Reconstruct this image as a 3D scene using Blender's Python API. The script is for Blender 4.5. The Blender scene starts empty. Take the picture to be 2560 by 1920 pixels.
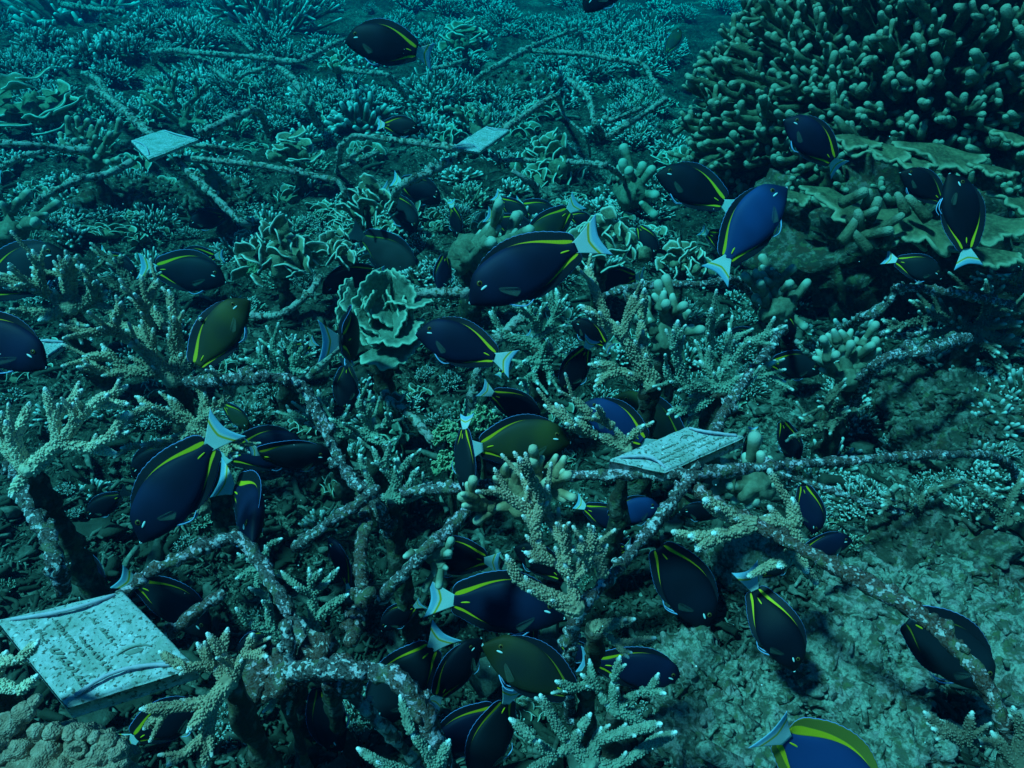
import bpy, math, random
import numpy as np
from mathutils import Vector
R = math.radians
random.seed(7); rng = np.random.default_rng(7)
S = bpy.context.scene; COL = S.collection

# ------------------------------------------------------------------ camera
PITCH = R(33); F = 1828.0; CAMZ = 0.85
cam = bpy.data.objects.new('camera', bpy.data.cameras.new('camera')); COL.objects.link(cam)
cam.location = (0, 0, CAMZ); cam.rotation_euler = (R(90) - PITCH, 0, 0)
cam.data.sensor_width = 36; cam.data.lens = 36 * F / 2560
cam.data.clip_start = 0.02; cam.data.clip_end = 300
cam.data.dof.use_dof = False
S.camera = cam
CAM = np.array([0, 0, CAMZ])
RIGHT = np.array([1.0, 0, 0]); FWD = np.array([0, math.cos(PITCH), -math.sin(PITCH)]); UPV = np.array([0, math.sin(PITCH), math.cos(PITCH)])

# ------------------------------------------------------------------ light under water
w = bpy.data.worlds.new('World'); S.world = w; w.use_nodes = True
nt = w.node_tree; nt.nodes.clear()
o_ = nt.nodes.new('ShaderNodeOutputWorld'); bg = nt.nodes.new('ShaderNodeBackground'); sky = nt.nodes.new('ShaderNodeTexSky')
sky.sky_type = 'NISHITA'; sky.sun_disc = False; sky.sun_elevation = R(62); sky.sun_rotation = R(-112)
mx = nt.nodes.new('ShaderNodeMix'); mx.data_type = 'RGBA'; mx.blend_type = 'MULTIPLY'; mx.inputs[0].default_value = 1
mx.inputs[7].default_value = (0.04, 0.52, 1.0, 1)      # daylight filtered by the water above
nt.links.new(sky.outputs[0], mx.inputs[6]); nt.links.new(mx.outputs[2], bg.inputs[0]); bg.inputs[1].default_value = 0.05
nt.links.new(bg.outputs[0], o_.inputs[0])
sl = bpy.data.lights.new('sun', 'SUN'); sl.energy = 4.9; sl.angle = R(6); sl.color = (0.56, 0.87, 1.0)
sun = bpy.data.objects.new('sun', sl); COL.objects.link(sun)
el, az = R(62), R(-112)          # azimuth from +Y towards +X
sd = Vector((math.sin(az) * math.cos(el), math.cos(az) * math.cos(el), math.sin(el)))
sun.rotation_euler = sd.to_track_quat('Z', 'Y').to_euler()
S.view_settings.view_transform = 'Standard'; S.view_settings.look = 'None'
S.view_settings.exposure = -0.2; S.view_settings.gamma = 1
S.cycles.max_bounces = 4; S.cycles.diffuse_bounces = 2; S.cycles.glossy_bounces = 2; S.cycles.transmission_bounces = 2
S.cycles.volume_bounces = 0; S.cycles.transparent_max_bounces = 6; S.cycles.use_denoising = True
S.cycles.use_adaptive_sampling = True; S.cycles.adaptive_threshold = 0.02

# ------------------------------------------------------------------ pixel -> world (photo pixels 2560x1920)
K = 900 / 2196
OFF = {1: (0, 0), 2: (800, 0), 3: (1660, 0), 4: (0, 600), 5: (800, 600), 6: (1660, 600), 7: (0, 1240), 8: (800, 1240), 9: (1660, 1240)}
def z(r, x, y): return (OFF[r][0] + x * K, OFF[r][1] + y * K)
def PD(p, d): return CAM + d * (FWD + RIGHT * ((p[0] - 1280) / F) + UPV * ((960 - p[1]) / F))
def PZ(p, h):
    v = PD(p, 1) - CAM
    return CAM + v * ((h - CAMZ) / v[2])
def zdepth(P): return float(np.dot(np.asarray(P) - CAM, FWD))

# ------------------------------------------------------------------ noise
def _h(ix, iy, iz, s):
    n = (ix * 374761393 + iy * 668265263 + iz * 2147483647 * 3 + s * 1274126177) & 0xffffffff
    n = ((n ^ (n >> 13)) * 1274126177) & 0xffffffff
    n = ((n ^ (n >> 16)) * 2246822519) & 0xffffffff
    return ((n ^ (n >> 15)) & 0xffff) / 65535.0
def noise(P, sc=1.0, s=0):
    P = np.asarray(P, float) * sc + 1000.0
    i = np.floor(P).astype(np.int64); f = P - i; f = f * f * (3 - 2 * f)
    r = 0
    for dx in (0, 1):
        wx = f[..., 0] if dx else 1 - f[..., 0]
        for dy in (0, 1):
            wy = f[..., 1] if dy else 1 - f[..., 1]
            for dz in (0, 1):
                wz = f[..., 2] if dz else 1 - f[..., 2]
                r = r + wx * wy * wz * _h(i[..., 0] + dx, i[..., 1] + dy, i[..., 2] + dz, s)
    return r * 2 - 1

def terrain(x, y):
    x = np.asarray(x, float); y = np.asarray(y, float)
    P = np.stack([x, y, np.zeros_like(x)], -1)
    h = 0.07 * noise(P, 0.9, 1) + 0.045 * noise(P, 3.1, 2) + 0.030 * np.abs(noise(P, 8, 3)) + 0.016 * noise(P, 21, 4) + 0.008 * noise(P, 52, 5) + 0.004 * noise(P, 120, 6)
    h += 0.16 * np.exp(-(((x - 0.62) / .36) ** 2 + ((y - 0.62) / .30) ** 2))
    h += 0.13 * np.exp(-(((x - 0.95) / .45) ** 2 + ((y - 1.15) / .35) ** 2))
    r = np.hypot(x, y)
    h += 0.10 * np.clip((r - 2.2) / 3, 0, 1) + 0.12 * noise(P, 0.45, 8) * np.clip((r - 2) / 3, 0, 1)
    h -= 0.05 * np.exp(-((x / .5) ** 2 + ((y - 0.9) / .4) ** 2))
    return h
def PG(p, dh=0.0):
    h = 0.0
    for _ in range(14):
        P = PZ(p, min(h + dh, 0.7)); hn = float(terrain(P[0], P[1])); h = 0.5 * h + 0.5 * hn
    return P

# ------------------------------------------------------------------ mesh collecting
class MB:
    def __init__(s): s.v = []; s.f = {3: [], 4: []}; s.a = []; s.n = 0; s.uv = None
    def add(s, v, quads=None, tris=None, a=0.0):
        v = np.asarray(v, float).reshape(-1, 3)
        if quads is not None and len(quads): s.f[4].append(np.asarray(quads, np.int64) + s.n)
        if tris is not None and len(tris): s.f[3].append(np.asarray(tris, np.int64) + s.n)
        s.v.append(v); s.a.append(np.full(len(v), a) if np.isscalar(a) else np.asarray(a, float)); s.n += len(v)
    def build(s, name, mat, parent=None, origin=(0, 0, 0), smooth=True, uv=None):
        V = np.concatenate(s.v) - np.asarray(origin); A = np.concatenate(s.a)
        me = bpy.data.meshes.new(name)
        loops = []; starts = []; tot = 0
        for k in (4, 3):
            if s.f[k]:
                q = np.concatenate(s.f[k]); loops.append(q.ravel()); starts.append(tot + np.arange(len(q)) * k); tot += q.size
        loops = np.concatenate(loops); starts = np.concatenate(starts)
        me.vertices.add(len(V)); me.vertices.foreach_set('co', V.astype(np.float32).ravel())
        me.loops.add(len(loops)); me.loops.foreach_set('vertex_index', loops.astype(np.int32))
        me.polygons.add(len(starts)); me.polygons.foreach_set('loop_start', starts.astype(np.int32))
        me.polygons.foreach_set('use_smooth', np.full(len(starts), smooth))
        at = me.attributes.new('tip', 'FLOAT', 'POINT'); at.data.foreach_set('value', A.astype(np.float32))
        if uv is not None:
            ul = me.uv_layers.new(name='UVMap'); ul.data.foreach_set('uv', uv[loops].astype(np.float32).ravel())
        me.update(); me.validate()
        me.materials.append(mat)
        o = bpy.data.objects.new(name, me); COL.objects.link(o)
        if parent is not None: o.parent = parent
        else: o.location = origin
        return o

def tag(o, label=None, cat=None, group=None, kind=None):
    if label: o['label'] = label
    if cat: o['category'] = cat
    if group: o['group'] = group
    if kind: o['kind'] = kind
    return o
def thing(name, label, cat, loc=(0, 0, 0), group=None):
    o = bpy.data.objects.new(name, None); COL.objects.link(o); o.location = tuple(loc); o.empty_display_size = 0.02
    return tag(o, label, cat, group)

def smoothpath(P, step=0.008):
    P = np.asarray(P, float)
    if len(P) == 2:
        n = max(2, int(np.linalg.norm(P[1] - P[0]) / step) + 1)
        return P[0] + (P[1] - P[0]) * np.linspace(0, 1, n)[:, None]
    Q = np.vstack([2 * P[0] - P[1], P, 2 * P[-1] - P[-2]]); out = []
    for i in range(1, len(Q) - 2):
        a, b, c, d = Q[i - 1:i + 3]; n = max(2, int(np.linalg.norm(c - b) / step))
        t = np.linspace(0, 1, n, endpoint=False)[:, None]
        out.append(0.5 * (2 * b + (c - a) * t + (2 * a - 5 * b + 4 * c - d) * t ** 2 + (3 * b - a - 3 * c + d) * t ** 3))
    out.append(P[-1:]); return np.concatenate(out)
def frames(C):
    T = np.gradient(C, axis=0); T /= np.linalg.norm(T, axis=1)[:, None] + 1e-12
    N = np.zeros_like(T); a = np.array([0, 0, 1.0]) if abs(T[0][2]) < .9 else np.array([1.0, 0, 0])
    n = np.cross(T[0], a); n /= np.linalg.norm(n)
    for i in range(len(T)):
        n = n - T[i] * np.dot(n, T[i]); l = np.linalg.norm(n)
        n = n / l if l > 1e-9 else np.cross(T[i], [0.3, 0.5, 0.8]); N[i] = n
    return T, N, np.cross(T, N)
def tube(mb, C, rad, k=8, a=0.0, rough=0.0, rsc=200, cap=True, seed=0):
    C = np.asarray(C, float); rad = np.broadcast_to(np.asarray(rad, float), (len(C),)).copy()
    a = np.broadcast_to(np.asarray(a, float), (len(C),)).copy()
    T, N, B = frames(C)
    if cap:     # rounded end
        e = C[-1]; r = rad[-1]
        for q, s in ((.55, .86), (.85, .55), (1.0, .12)):
            C = np.vstack([C, e + T[-1] * r * q]); rad = np.append(rad, r * s); a = np.append(a, a[-1] if q < .5 else a[-1])
        m = 3; T = np.vstack([T] + [T[-1:]] * m); N = np.vstack([N] + [N[-1:]] * m); B = np.vstack([B] + [B[-1:]] * m)
    th = np.arange(k) * 2 * np.pi / k
    D = np.cos(th)[None, :, None] * N[:, None, :] + np.sin(th)[None, :, None] * B[:, None, :]
    V = C[:, None, :] + D * rad[:, None, None]
    if rough:
        V = C[:, None, :] + D * (rad[:, None, None] * (1 + rough * noise(V, rsc, seed)[..., None] + .5 * rough * noise(V, rsc * 2.3, seed + 1)[..., None]))
    n = len(C); i = np.arange(n - 1)[:, None] * k; j = np.arange(k)[None, :]; j2 = (j + 1) % k
    Q = np.stack([i + j, i + j2, i + k + j2, i + k + j], -1).reshape(-1, 4)
    V = np.vstack([V.reshape(-1, 3), C[0][None], (C[-1] + T[-1] * rad[-1] * .2)[None]])
    b0, b1 = n * k, n * k + 1
    tr = [(b0, (q + 1) % k, q) for q in range(k)] + [(b1, (n - 1) * k + q, (n - 1) * k + (q + 1) % k) for q in range(k)]
    mb.add(V, Q, tr, np.concatenate([np.repeat(a, k), [a[0], a[-1]]]))
def nubs(mb, C, rad, a, pitch=0.0047, size=0.0021, tilt=0.9, k=6):
    C = np.asarray(C, float); rad = np.broadcast_to(np.asarray(rad, float), (len(C),)); a = np.broadcast_to(np.asarray(a, float), (len(C),))
    seg = np.linalg.norm(np.diff(C, axis=0), axis=1); L = seg.sum(); cum = np.concatenate([[0], np.cumsum(seg)])
    area = 2 * np.pi * np.mean(rad) * L; n = int(area / pitch ** 2)
    if n < 1: return
    s = (np.arange(n) + .5) / n * L; T, N, B = frames(C)
    g = lambda X: np.stack([np.interp(s, cum, X[:, q]) for q in range(3)], -1)
    c, t, nn, bb = g(C), g(T), g(N), g(B); r = np.interp(s, cum, rad); av = np.interp(s, cum, a)
    th = np.arange(n) * 2.39996 + rng.normal(0, .25, n)
    d = np.cos(th)[:, None] * nn + np.sin(th)[:, None] * bb
    base = c + d * r[:, None] * .93
    ax = d + t * tilt; ax /= np.linalg.norm(ax, axis=1)[:, None]
    sz = size * (0.75 + .5 * rng.random(n)) * np.clip(r / (size * 3.0), .5, 1.15) * (1 - .45 * av)
    u = np.cross(ax, t); u /= np.linalg.norm(u, axis=1)[:, None] + 1e-9; v = np.cross(ax, u)
    ph = np.arange(k) * 2 * np.pi / k; V = []
    for hh, rr in ((0, 1.0), (1.15, .82), (1.6, .35)):
        V.append(base[:, None] + ax[:, None] * (sz * hh)[:, None, None] + (np.cos(ph)[None, :, None] * u[:, None] + np.sin(ph)[None, :, None] * v[:, None]) * (sz * rr)[:, None, None])
    V = np.concatenate(V, 1)                  # n, 3k, 3
    q = []
    for l in range(2):
        for m in range(k): q.append((l * k + m, l * k + (m + 1) % k, (l + 1) * k + (m + 1) % k, (l + 1) * k + m))
    q.append((2 * k, 2 * k + 1, 2 * k + 2, 2 * k + 3)); q.append((2 * k, 2 * k + 3, 2 * k + 4, 2 * k + 5))
    q = np.array(q); Q = (q[None] + (np.arange(n) * 3 * k)[:, None, None]).reshape(-1, 4)
    al = np.repeat(av, 3 * k).reshape(n, 3 * k); al[:, 2 * k:] += .07; al[:, k:2 * k] += .03
    mb.add(V, Q, None, np.clip(al.ravel(), 0, 1))

def ico_v(sub):
    import bmesh
    bm = bmesh.new(); bmesh.ops.create_icosphere(bm, subdivisions=sub, radius=1)
    v = np.array([x.co[:] for x in bm.verts]); f = np.array([[q.index for q in x.verts] for x in bm.faces]); bm.free(); return v, f
ICO = {k: ico_v(k) for k in (1, 2, 3, 4, 5, 6)}
def blob(mb, c, r, sub=3, rough=.25, sc=30, a=0.0, seed=0, mat3=None, tipup=0.0):
    v, f = ICO[sub]; r = np.broadcast_to(np.asarray(r, float), (3,))
    V = v * r
    if mat3 is not None: V = V @ mat3
    W = V + np.asarray(c); nz = noise(W, sc, seed) + .5 * noise(W, sc * 2.2, seed + 1) + .3 * noise(W, sc * 5, seed + 2)
    nrm = v if mat3 is None else v @ mat3
    W = W + nrm * (rough * float(r.mean()) * nz)[:, None]
    mb.add(W, None, f, a + tipup * np.clip(nz, 0, 1))

# ------------------------------------------------------------------ materials
def mat(name): 
    m = bpy.data.materials.new(name); m.use_nodes = True; n = m.node_tree.nodes; n.clear()
    o = n.new('ShaderNodeOutputMaterial'); b = n.new('ShaderNodeBsdfPrincipled'); m.node_tree.links.new(b.outputs[0], o.inputs[0])
    b.inputs['Roughness'].default_value = .8; b.inputs['Specular IOR Level'].default_value = .25
    return m, m.node_tree, b
def N(t, kind, **kw):
    n = t.nodes.new('ShaderNode' + kind)
    for k, v in kw.items(): setattr(n, k, v)
    return n
def L(t, a, b): t.links.new(a, b)
def coords(t): return N(t, 'TexCoord').outputs['Object']
def tnoise(t, sc, det=4, rough=.6, vec=None):
    n = N(t, 'TexNoise'); n.inputs['Scale'].default_value = sc; n.inputs['Detail'].default_value = det; n.inputs['Roughness'].default_value = rough
    L(t, vec or coords(t), n.inputs['Vector']); return n.outputs[0]
def tvor(t, sc, vec=None, feature='F1'):
    n = N(t, 'TexVoronoi', feature=feature); n.inputs['Scale'].default_value = sc; L(t, vec or coords(t), n.inputs['Vector']); return n.outputs['Distance']
def mixc(t, fac, a, b, mode='MIX'):
    n = N(t, 'Mix', data_type='RGBA', blend_type=mode)
    for i, x in ((0, fac), (6, a), (7, b)):
        if isinstance(x, (tuple, list)): n.inputs[i].default_value = (*x, 1) if len(x) == 3 else x
        elif isinstance(x, (int, float)): n.inputs[i].default_value = x
        else: L(t, x, n.inputs[i])
    return n.outputs[2]
def mth(t, op, a, b=0.0, c=0.0, clamp=False):
    n = N(t, 'Math', operation=op, use_clamp=clamp)
    for i, x in enumerate((a, b, c)):
        if isinstance(x, (int, float)): n.inputs[i].default_value = x
        else: L(t, x, n.inputs[i])
    return n.outputs[0]
def rng_(t, x, a, b, c=0.0, d=1.0, sm=True):
    n = N(t, 'MapRange', interpolation_type='SMOOTHSTEP' if sm else 'LINEAR'); L(t, x, n.inputs[0])
    for i, v in enumerate((a, b, c, d)): n.inputs[i + 1].default_value = v
    return n.outputs[0]
def bump(t, b, h, st=.5, dist=.003):
    n = N(t, 'Bump'); n.inputs['Strength'].default_value = st; n.inputs['Distance'].default_value = dist
    L(t, h, n.inputs['Height']); L(t, n.outputs[0], b.inputs['Normal'])
def tipattr(t): n = N(t, 'Attribute'); n.attribute_name = 'tip'; return n.outputs['Fac']

def coral_mat(name, col, tipc, dark=None, pol=260, bd=.0015, bst=.6, var=.5):
    m, t, b = mat(name); dark = dark or tuple(c * .45 for c in col)
    f = rng_(t, tnoise(t, 22, 4), .35, .7); c = mixc(t, f, dark, col)
    f2 = rng_(t, tnoise(t, 150, 2), .35, .75, 0, var); c = mixc(t, f2, c, tuple(min(1, x * 1.5) for x in col))
    c = mixc(t, tipattr(t), c, tipc); L(t, c, b.inputs['Base Color'])
    v = tvor(t, pol); h = mth(t, 'ADD', mth(t, 'MULTIPLY', v, -1.0), mth(t, 'MULTIPLY', tnoise(t, 400, 3), .5)); bump(t, b, h, bst, bd)
    return m
M = {}
M['stag_tan'] = coral_mat('acropora_tan', (.54, .42, .28), (.95, .95, .94), (.27, .20, .13))
M['stag_pale'] = coral_mat('acropora_pale', (.80, .70, .50), (.97, .97, .95), (.48, .40, .27))
M['stag_teal'] = coral_mat('acropora_green', (.31, .39, .29), (.92, .97, .94), (.14, .18, .13))
M['stag_dark'] = coral_mat('acropora_dusky', (.22, .19, .13), (.75, .80, .72), (.09, .08, .055))
M['finger'] = coral_mat('finger_coral', (.20, .23, .16), (.56, .64, .52), (.12, .12, .075), pol=500, bd=.0006, bst=.4)
M['knob'] = coral_mat('knobby_coral', (.36, .27, .15), (.70, .66, .48), (.15, .11, .06), pol=450, bd=.0007, bst=.4)
M['mound'] = coral_mat('mound_coral', (.150, .170, .100), (.48, .56, .42), (.04, .046, .028), pol=380, bd=.0014, bst=.8)
M['plateleaf'] = coral_mat('shelf_coral', (.15, .17, .09), (.36, .42, .28), (.05, .06, .035), pol=420, bd=.0008, bst=.5)
M['leafy'] = coral_mat('leafy_coral', (.26, .27, .17), (.85, .90, .78), (.11, .11, .07), pol=330, bd=.0008, bst=.5)
M['leafteal'] = coral_mat('cabbage_coral', (.15, .24, .18), (.50, .72, .55), (.08, .14, .10), pol=300, bd=.0009, bst=.6)
M['thicket'] = coral_mat('thicket_coral', (.13, .15, .10), (.95, .98, .93), (.05, .06, .04), pol=300)
M['brain'] = coral_mat('brain_coral', (.20, .34, .18), (.55, .70, .42), (.07, .13, .06), pol=240, bd=.004, bst=1.0)
M['tunic'] = coral_mat('lobed_tan_coral', (.46, .34, .25), (.72, .62, .50), (.22, .16, .11), pol=700, bd=.0012, bst=.9)

def crust(name, pale, dark, thr=.5, sc=125):
    m, t, b = mat(name)
    n1 = tnoise(t, sc, 5, .62); v = tvor(t, sc * 2.6)
    w_ = .09 if 'rock' in name or 'stalk' in name else .04
    f = rng_(t, mth(t, 'SUBTRACT', n1, mth(t, 'MULTIPLY', v, .18)), thr - .09 - w_, thr - .09 + w_)
    pk = rng_(t, tnoise(t, 30, 2), .45, .6); p = mixc(t, pk, pale, (pale[0] * 1.06, pale[1] * .84, pale[2] * .95))
    rust = mixc(t, rng_(t, tnoise(t, 18, 3), .5, .62), dark, (.085, .036, .018))
    grn = mixc(t, rng_(t, tnoise(t, 45, 3), .52, .62), rust, (.10, .12, .05))
    cc = mixc(t, f, grn, p); cc = mixc(t, rng_(t, tnoise(t, 420, 3), .35, .65, 0, .55), cc, tuple(x * .3 for x in pale)); L(t, cc, b.inputs['Base Color']); b.inputs['Roughness'].default_value = .9
    bump(t, b, mth(t, 'ADD', mth(t, 'MULTIPLY', f, .6), tnoise(t, 260, 4)), .9, .0025)
    return m
M['bar'] = crust('encrusted_rebar', (.80, .76, .77), (.030, .024, .02), .54)
M['barfar'] = crust('mossy_rebar', (.50, .53, .45), (.06, .065, .05), .46, 70)
M['barrust'] = crust('rusty_rebar', (.66, .56, .54), (.07, .028, .015), .56)
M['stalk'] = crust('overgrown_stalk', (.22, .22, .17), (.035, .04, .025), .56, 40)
M['boulder'] = crust('coralline_rock', (.42, .42, .34), (.09, .095, .065), .48, 75)
M['boulderdark'] = crust('dark_rock', (.26, .25, .20), (.04, .045, .03), .53, 50)

def plate_mat():
    m, t, b = mat('concrete_tag'); n = tnoise(t, 60, 5, .65)
    c = mixc(t, rng_(t, n, .35, .7), (.40, .44, .42), (.72, .69, .74)); c = mixc(t, rng_(t, tvor(t, 110), .10, .22, 1, 0), c, (.82, .82, .84))
    c = mixc(t, rng_(t, tnoise(t, 26, 4), .48, .66, 0, .7), c, (.24, .30, .24)); c = mixc(t, rng_(t, tnoise(t, 260, 3), .55, .62), c, (.13, .14, .12)); L(t, c, b.inputs['Base Color'])
    bump(t, b, mth(t, 'ADD', tnoise(t, 300, 4), n), .7, .0015); return m
M['plate'] = plate_mat()
m, t, b = mat('worn_lettering'); L(t, mixc(t, tnoise(t, 200, 3), (.13, .16, .13), (.34, .38, .34)), b.inputs['Base Color']); M['letter'] = m
m, t, b = mat('lilac_rim'); L(t, mixc(t, tnoise(t, 120, 3), (.42, .36, .44), (.80, .70, .80)), b.inputs['Base Color']); M['rim'] = m

def ground_mat():
    m, t, b = mat('reef_ground'); n1 = tnoise(t, 3.2, 5); n2 = tnoise(t, 26, 5, .65); n3 = tnoise(t, 120, 4, .6)
    c = mixc(t, rng_(t, n2, .38, .66), (.018, .022, .015), (.10, .105, .075))
    c = mixc(t, rng_(t, mth(t, 'ADD', mth(t, 'MULTIPLY', n1, .5), mth(t, 'MULTIPLY', n3, .5)), .50, .62), c, (.36, .35, .27))
    sp = N(t, 'SeparateXYZ'); L(t, coords(t), sp.inputs[0]); zone = mth(t, 'MULTIPLY', rng_(t, mth(t, 'ADD', sp.outputs[0], mth(t, 'MULTIPLY', n1, .3)), .35, .7), rng_(t, sp.outputs[1], 1.3, .8))
    c = mixc(t, mth(t, 'MULTIPLY', zone, rng_(t, mth(t, 'ADD', mth(t, 'MULTIPLY', n2, .6), mth(t, 'MULTIPLY', n3, .4)), .42, .54)), c, (.34, .33, .27))
    c = mixc(t, rng_(t, tvor(t, 60), .05, .16, .9, 0), c, (.52, .50, .46))
    c = mixc(t, rng_(t, tnoise(t, 50, 3), .58, .68, 0, .7), c, (.055, .03, .022)); L(t, c, b.inputs['Base Color'])
    bump(t, b, mth(t, 'ADD', mth(t, 'MULTIPLY', n2, 2.0), n3), 1.0, .014); return m
M['ground'] = ground_mat()
def rubble_mat():
    m, t, b = mat('coral_rubble'); c = mixc(t, tipattr(t), (.030, .035, .024), (.46, .46, .38)); c = mixc(t, rng_(t, tnoise(t, 90, 3), .4, .65), mixc(t, .6, c, (.04, .045, .03)), c)
    L(t, c, b.inputs['Base Color']); bump(t, b, tnoise(t, 300, 3), .6, .002); return m
M['rubble'] = rubble_mat()

# fish materials
def body_mat(name, col, back=None):
    m, t, b = mat(name); back = back or tuple(c * .45 for c in col)
    sp = N(t, 'SeparateXYZ'); L(t, coords(t), sp.inputs[0])
    c = mixc(t, rng_(t, tnoise(t, 9, 2), .35, .65), back, col)
    head = rng_(t, tipattr(t), .62, .9); c = mixc(t, head, c, tuple(x * .35 for x in col))
    L(t, c, b.inputs['Base Color']); b.inputs['Roughness'].default_value = .6; b.inputs['Specular IOR Level'].default_value = .16
    bump(t, b, tvor(t, 900), .25, .0004); return m
BODY = {'navy': body_mat('fish_navy', (.010, .017, .058)), 'blue': body_mat('fish_blue', (.014, .055, .20), (.012, .035, .13)),
        'black': body_mat('fish_black', (.006, .010, .022)), 'green': body_mat('fish_green', (.075, .078, .022), (.02, .026, .026)),
        'slate': body_mat('fish_slate', (.012, .024, .034)), 'brown': body_mat('fish_brown', (.05, .042, .045))}
def fin_mat(name, dark, w0, w1, grn=(.95, .60, .012)):
    m, t, b = mat(name); sp = N(t, 'SeparateXYZ'); L(t, N(t, 'UVMap').outputs[0], sp.inputs[0]); u, v = sp.outputs[0], sp.outputs[1]
    wd = mth(t, 'ADD', w0, mth(t, 'MULTIPLY', mth(t, 'POWER', u, 1.7), w1))
    f = rng_(t, mth(t, 'SUBTRACT', wd, v), -.02, .03); f = mth(t, 'MULTIPLY', f, rng_(t, u, .03, .10))
    c = mixc(t, f, dark, grn); c = mixc(t, rng_(t, v, .965, .985), c, (.26, .38, .88))
    L(t, c, b.inputs['Base Color']); b.inputs['Roughness'].default_value = .6
    wv = N(t, 'TexWave'); wv.inputs['Scale'].default_value = 22; L(t, N(t, 'UVMap').outputs[0], wv.inputs[0]); bump(t, b, wv.outputs[1], .3, .0006); return m
FIN = fin_mat('dorsal_banded', (.008, .012, .020), .08, .38); FINB = fin_mat('fin_dim', (.007, .011, .018), .05, .25, (.30, .26, .02)); FINY = fin_mat('fin_olive', (.22, .19, .03), .12, .5)
def translucent(m, t, b, col, f):
    o = [n for n in t.nodes if n.type == 'OUTPUT_MATERIAL'][0]; tr = N(t, 'BsdfTranslucent'); L(t, col, tr.inputs[0]); mxs = N(t, 'MixShader'); mxs.inputs[0].default_value = f
    L(t, b.outputs[0], mxs.inputs[1]); L(t, tr.outputs[0], mxs.inputs[2]); L(t, mxs.outputs[0], o.inputs[0])
def tail_mat():
    m, t, b = mat('tail_white'); sp = N(t, 'SeparateXYZ'); L(t, N(t, 'UVMap').outputs[0], sp.inputs[0]); u, v = sp.outputs[0], sp.outputs[1]
    uu = mth(t, 'ABSOLUTE', mth(t, 'SUBTRACT', mth(t, 'MULTIPLY', u, 2.0), 1.0)); vv = mth(t, 'SUBTRACT', v, mth(t, 'MULTIPLY', uu, .06))
    f = mth(t, 'MULTIPLY', rng_(t, vv, .54, .59), rng_(t, vv, .68, .63)); c = mixc(t, f, (.93, .97, .97), (.95, .62, .06))
    c = mixc(t, rng_(t, vv, .70, .78), c, (.46, .74, .97)); L(t, c, b.inputs['Base Color']); translucent(m, t, b, c, .35); b.inputs['Roughness'].default_value = .6
    wv = N(t, 'TexWave', bands_direction='Y'); wv.inputs['Scale'].default_value = 14; wv.inputs['Distortion'].default_value = 1; L(t, N(t, 'UVMap').outputs[0], wv.inputs[0]); bump(t, b, wv.outputs[1], .25, .0006); return m
TAIL = tail_mat()
def plain(name, c, r=.5): m, t, b = mat(name); L(t, mixc(t, tnoise(t, 300, 2), c, tuple(min(1, x * 1.2) for x in c)), b.inputs['Base Color']); b.inputs['Roughness'].default_value = r; return m
TAILD = plain('tail_dark', (.02, .03, .04)); WHITE = plain('white_marking', (.80, .84, .88)); YEL = plain('yellow_spine', (.95, .60, .012)); EYE = plain('eye_black', (.004, .004, .005), .12); IRIS = plain('eye_ring', (.16, .09, .02), .3)
def pec_mat():
    m, t, b = mat('clear_fin'); L(t, mixc(t, tnoise(t, 90, 2), (.08, .12, .10), (.20, .26, .20)), b.inputs['Base Color']); b.inputs['Alpha'].default_value = .14; return m
PEC = pec_mat()

# ------------------------------------------------------------------ setting: ground
def build_ground():
    ang = np.concatenate([np.linspace(-55, 55, 560), np.linspace(60, 300, 49)]) * np.pi / 180
    r = np.concatenate([[0.02], np.exp(np.linspace(math.log(.30), math.log(7), 560)), np.exp(np.linspace(math.log(7.3), math.log(60), 50))])
    A, RR = np.meshgrid(ang, r); X = RR * np.sin(A); Y = RR * np.cos(A); Z = terrain(X, Y)
    na, nr = len(ang), len(r); i = (np.arange(nr - 1) * na)[:, None]; j = np.arange(na)[None]; j2 = (j + 1) % na
    Q = np.stack([i + j, i + na + j, i + na + j2, i + j2], -1).reshape(-1, 4)[:, ::-1]
    mb = MB(); mb.add(np.stack([X, Y, Z], -1), Q)
    me = mb.build('seabed', M['ground']); tag(me, kind='structure')
build_ground()

# ------------------------------------------------------------------ haze of the water
def build_haze():
    me = bpy.data.meshes.new('haze'); a, b_, c0, c1 = 80, 80, -1.5, 2.2
    v = [(x, y, q) for q in (c0, c1) for y in (-b_, b_) for x in (-a, a)]
    me.from_pydata(v, [], [(0, 2, 3, 1), (4, 5, 7, 6), (0, 1, 5, 4), (2, 6, 7, 3), (0, 4, 6, 2), (1, 3, 7, 5)]); me.update()
    m = bpy.data.materials.new('sea_water'); m.use_nodes = True; t = m.node_tree; t.nodes.clear()
    o = N(t, 'OutputMaterial'); p = N(t, 'VolumePrincipled'); p.inputs['Color'].default_value = (.0002, .021, .058, 1)
    p.inputs['Absorption Color'].default_value = (.0, .925, .93, 1)
    p.inputs['Density'].default_value = .55; p.inputs['Anisotropy'].default_value = .3; L(t, p.outputs[0], o.inputs['Volume'])
    me.materials.append(m); ob = bpy.data.objects.new('haze', me); COL.objects.link(ob); tag(ob, kind='stuff')
build_haze()

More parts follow.
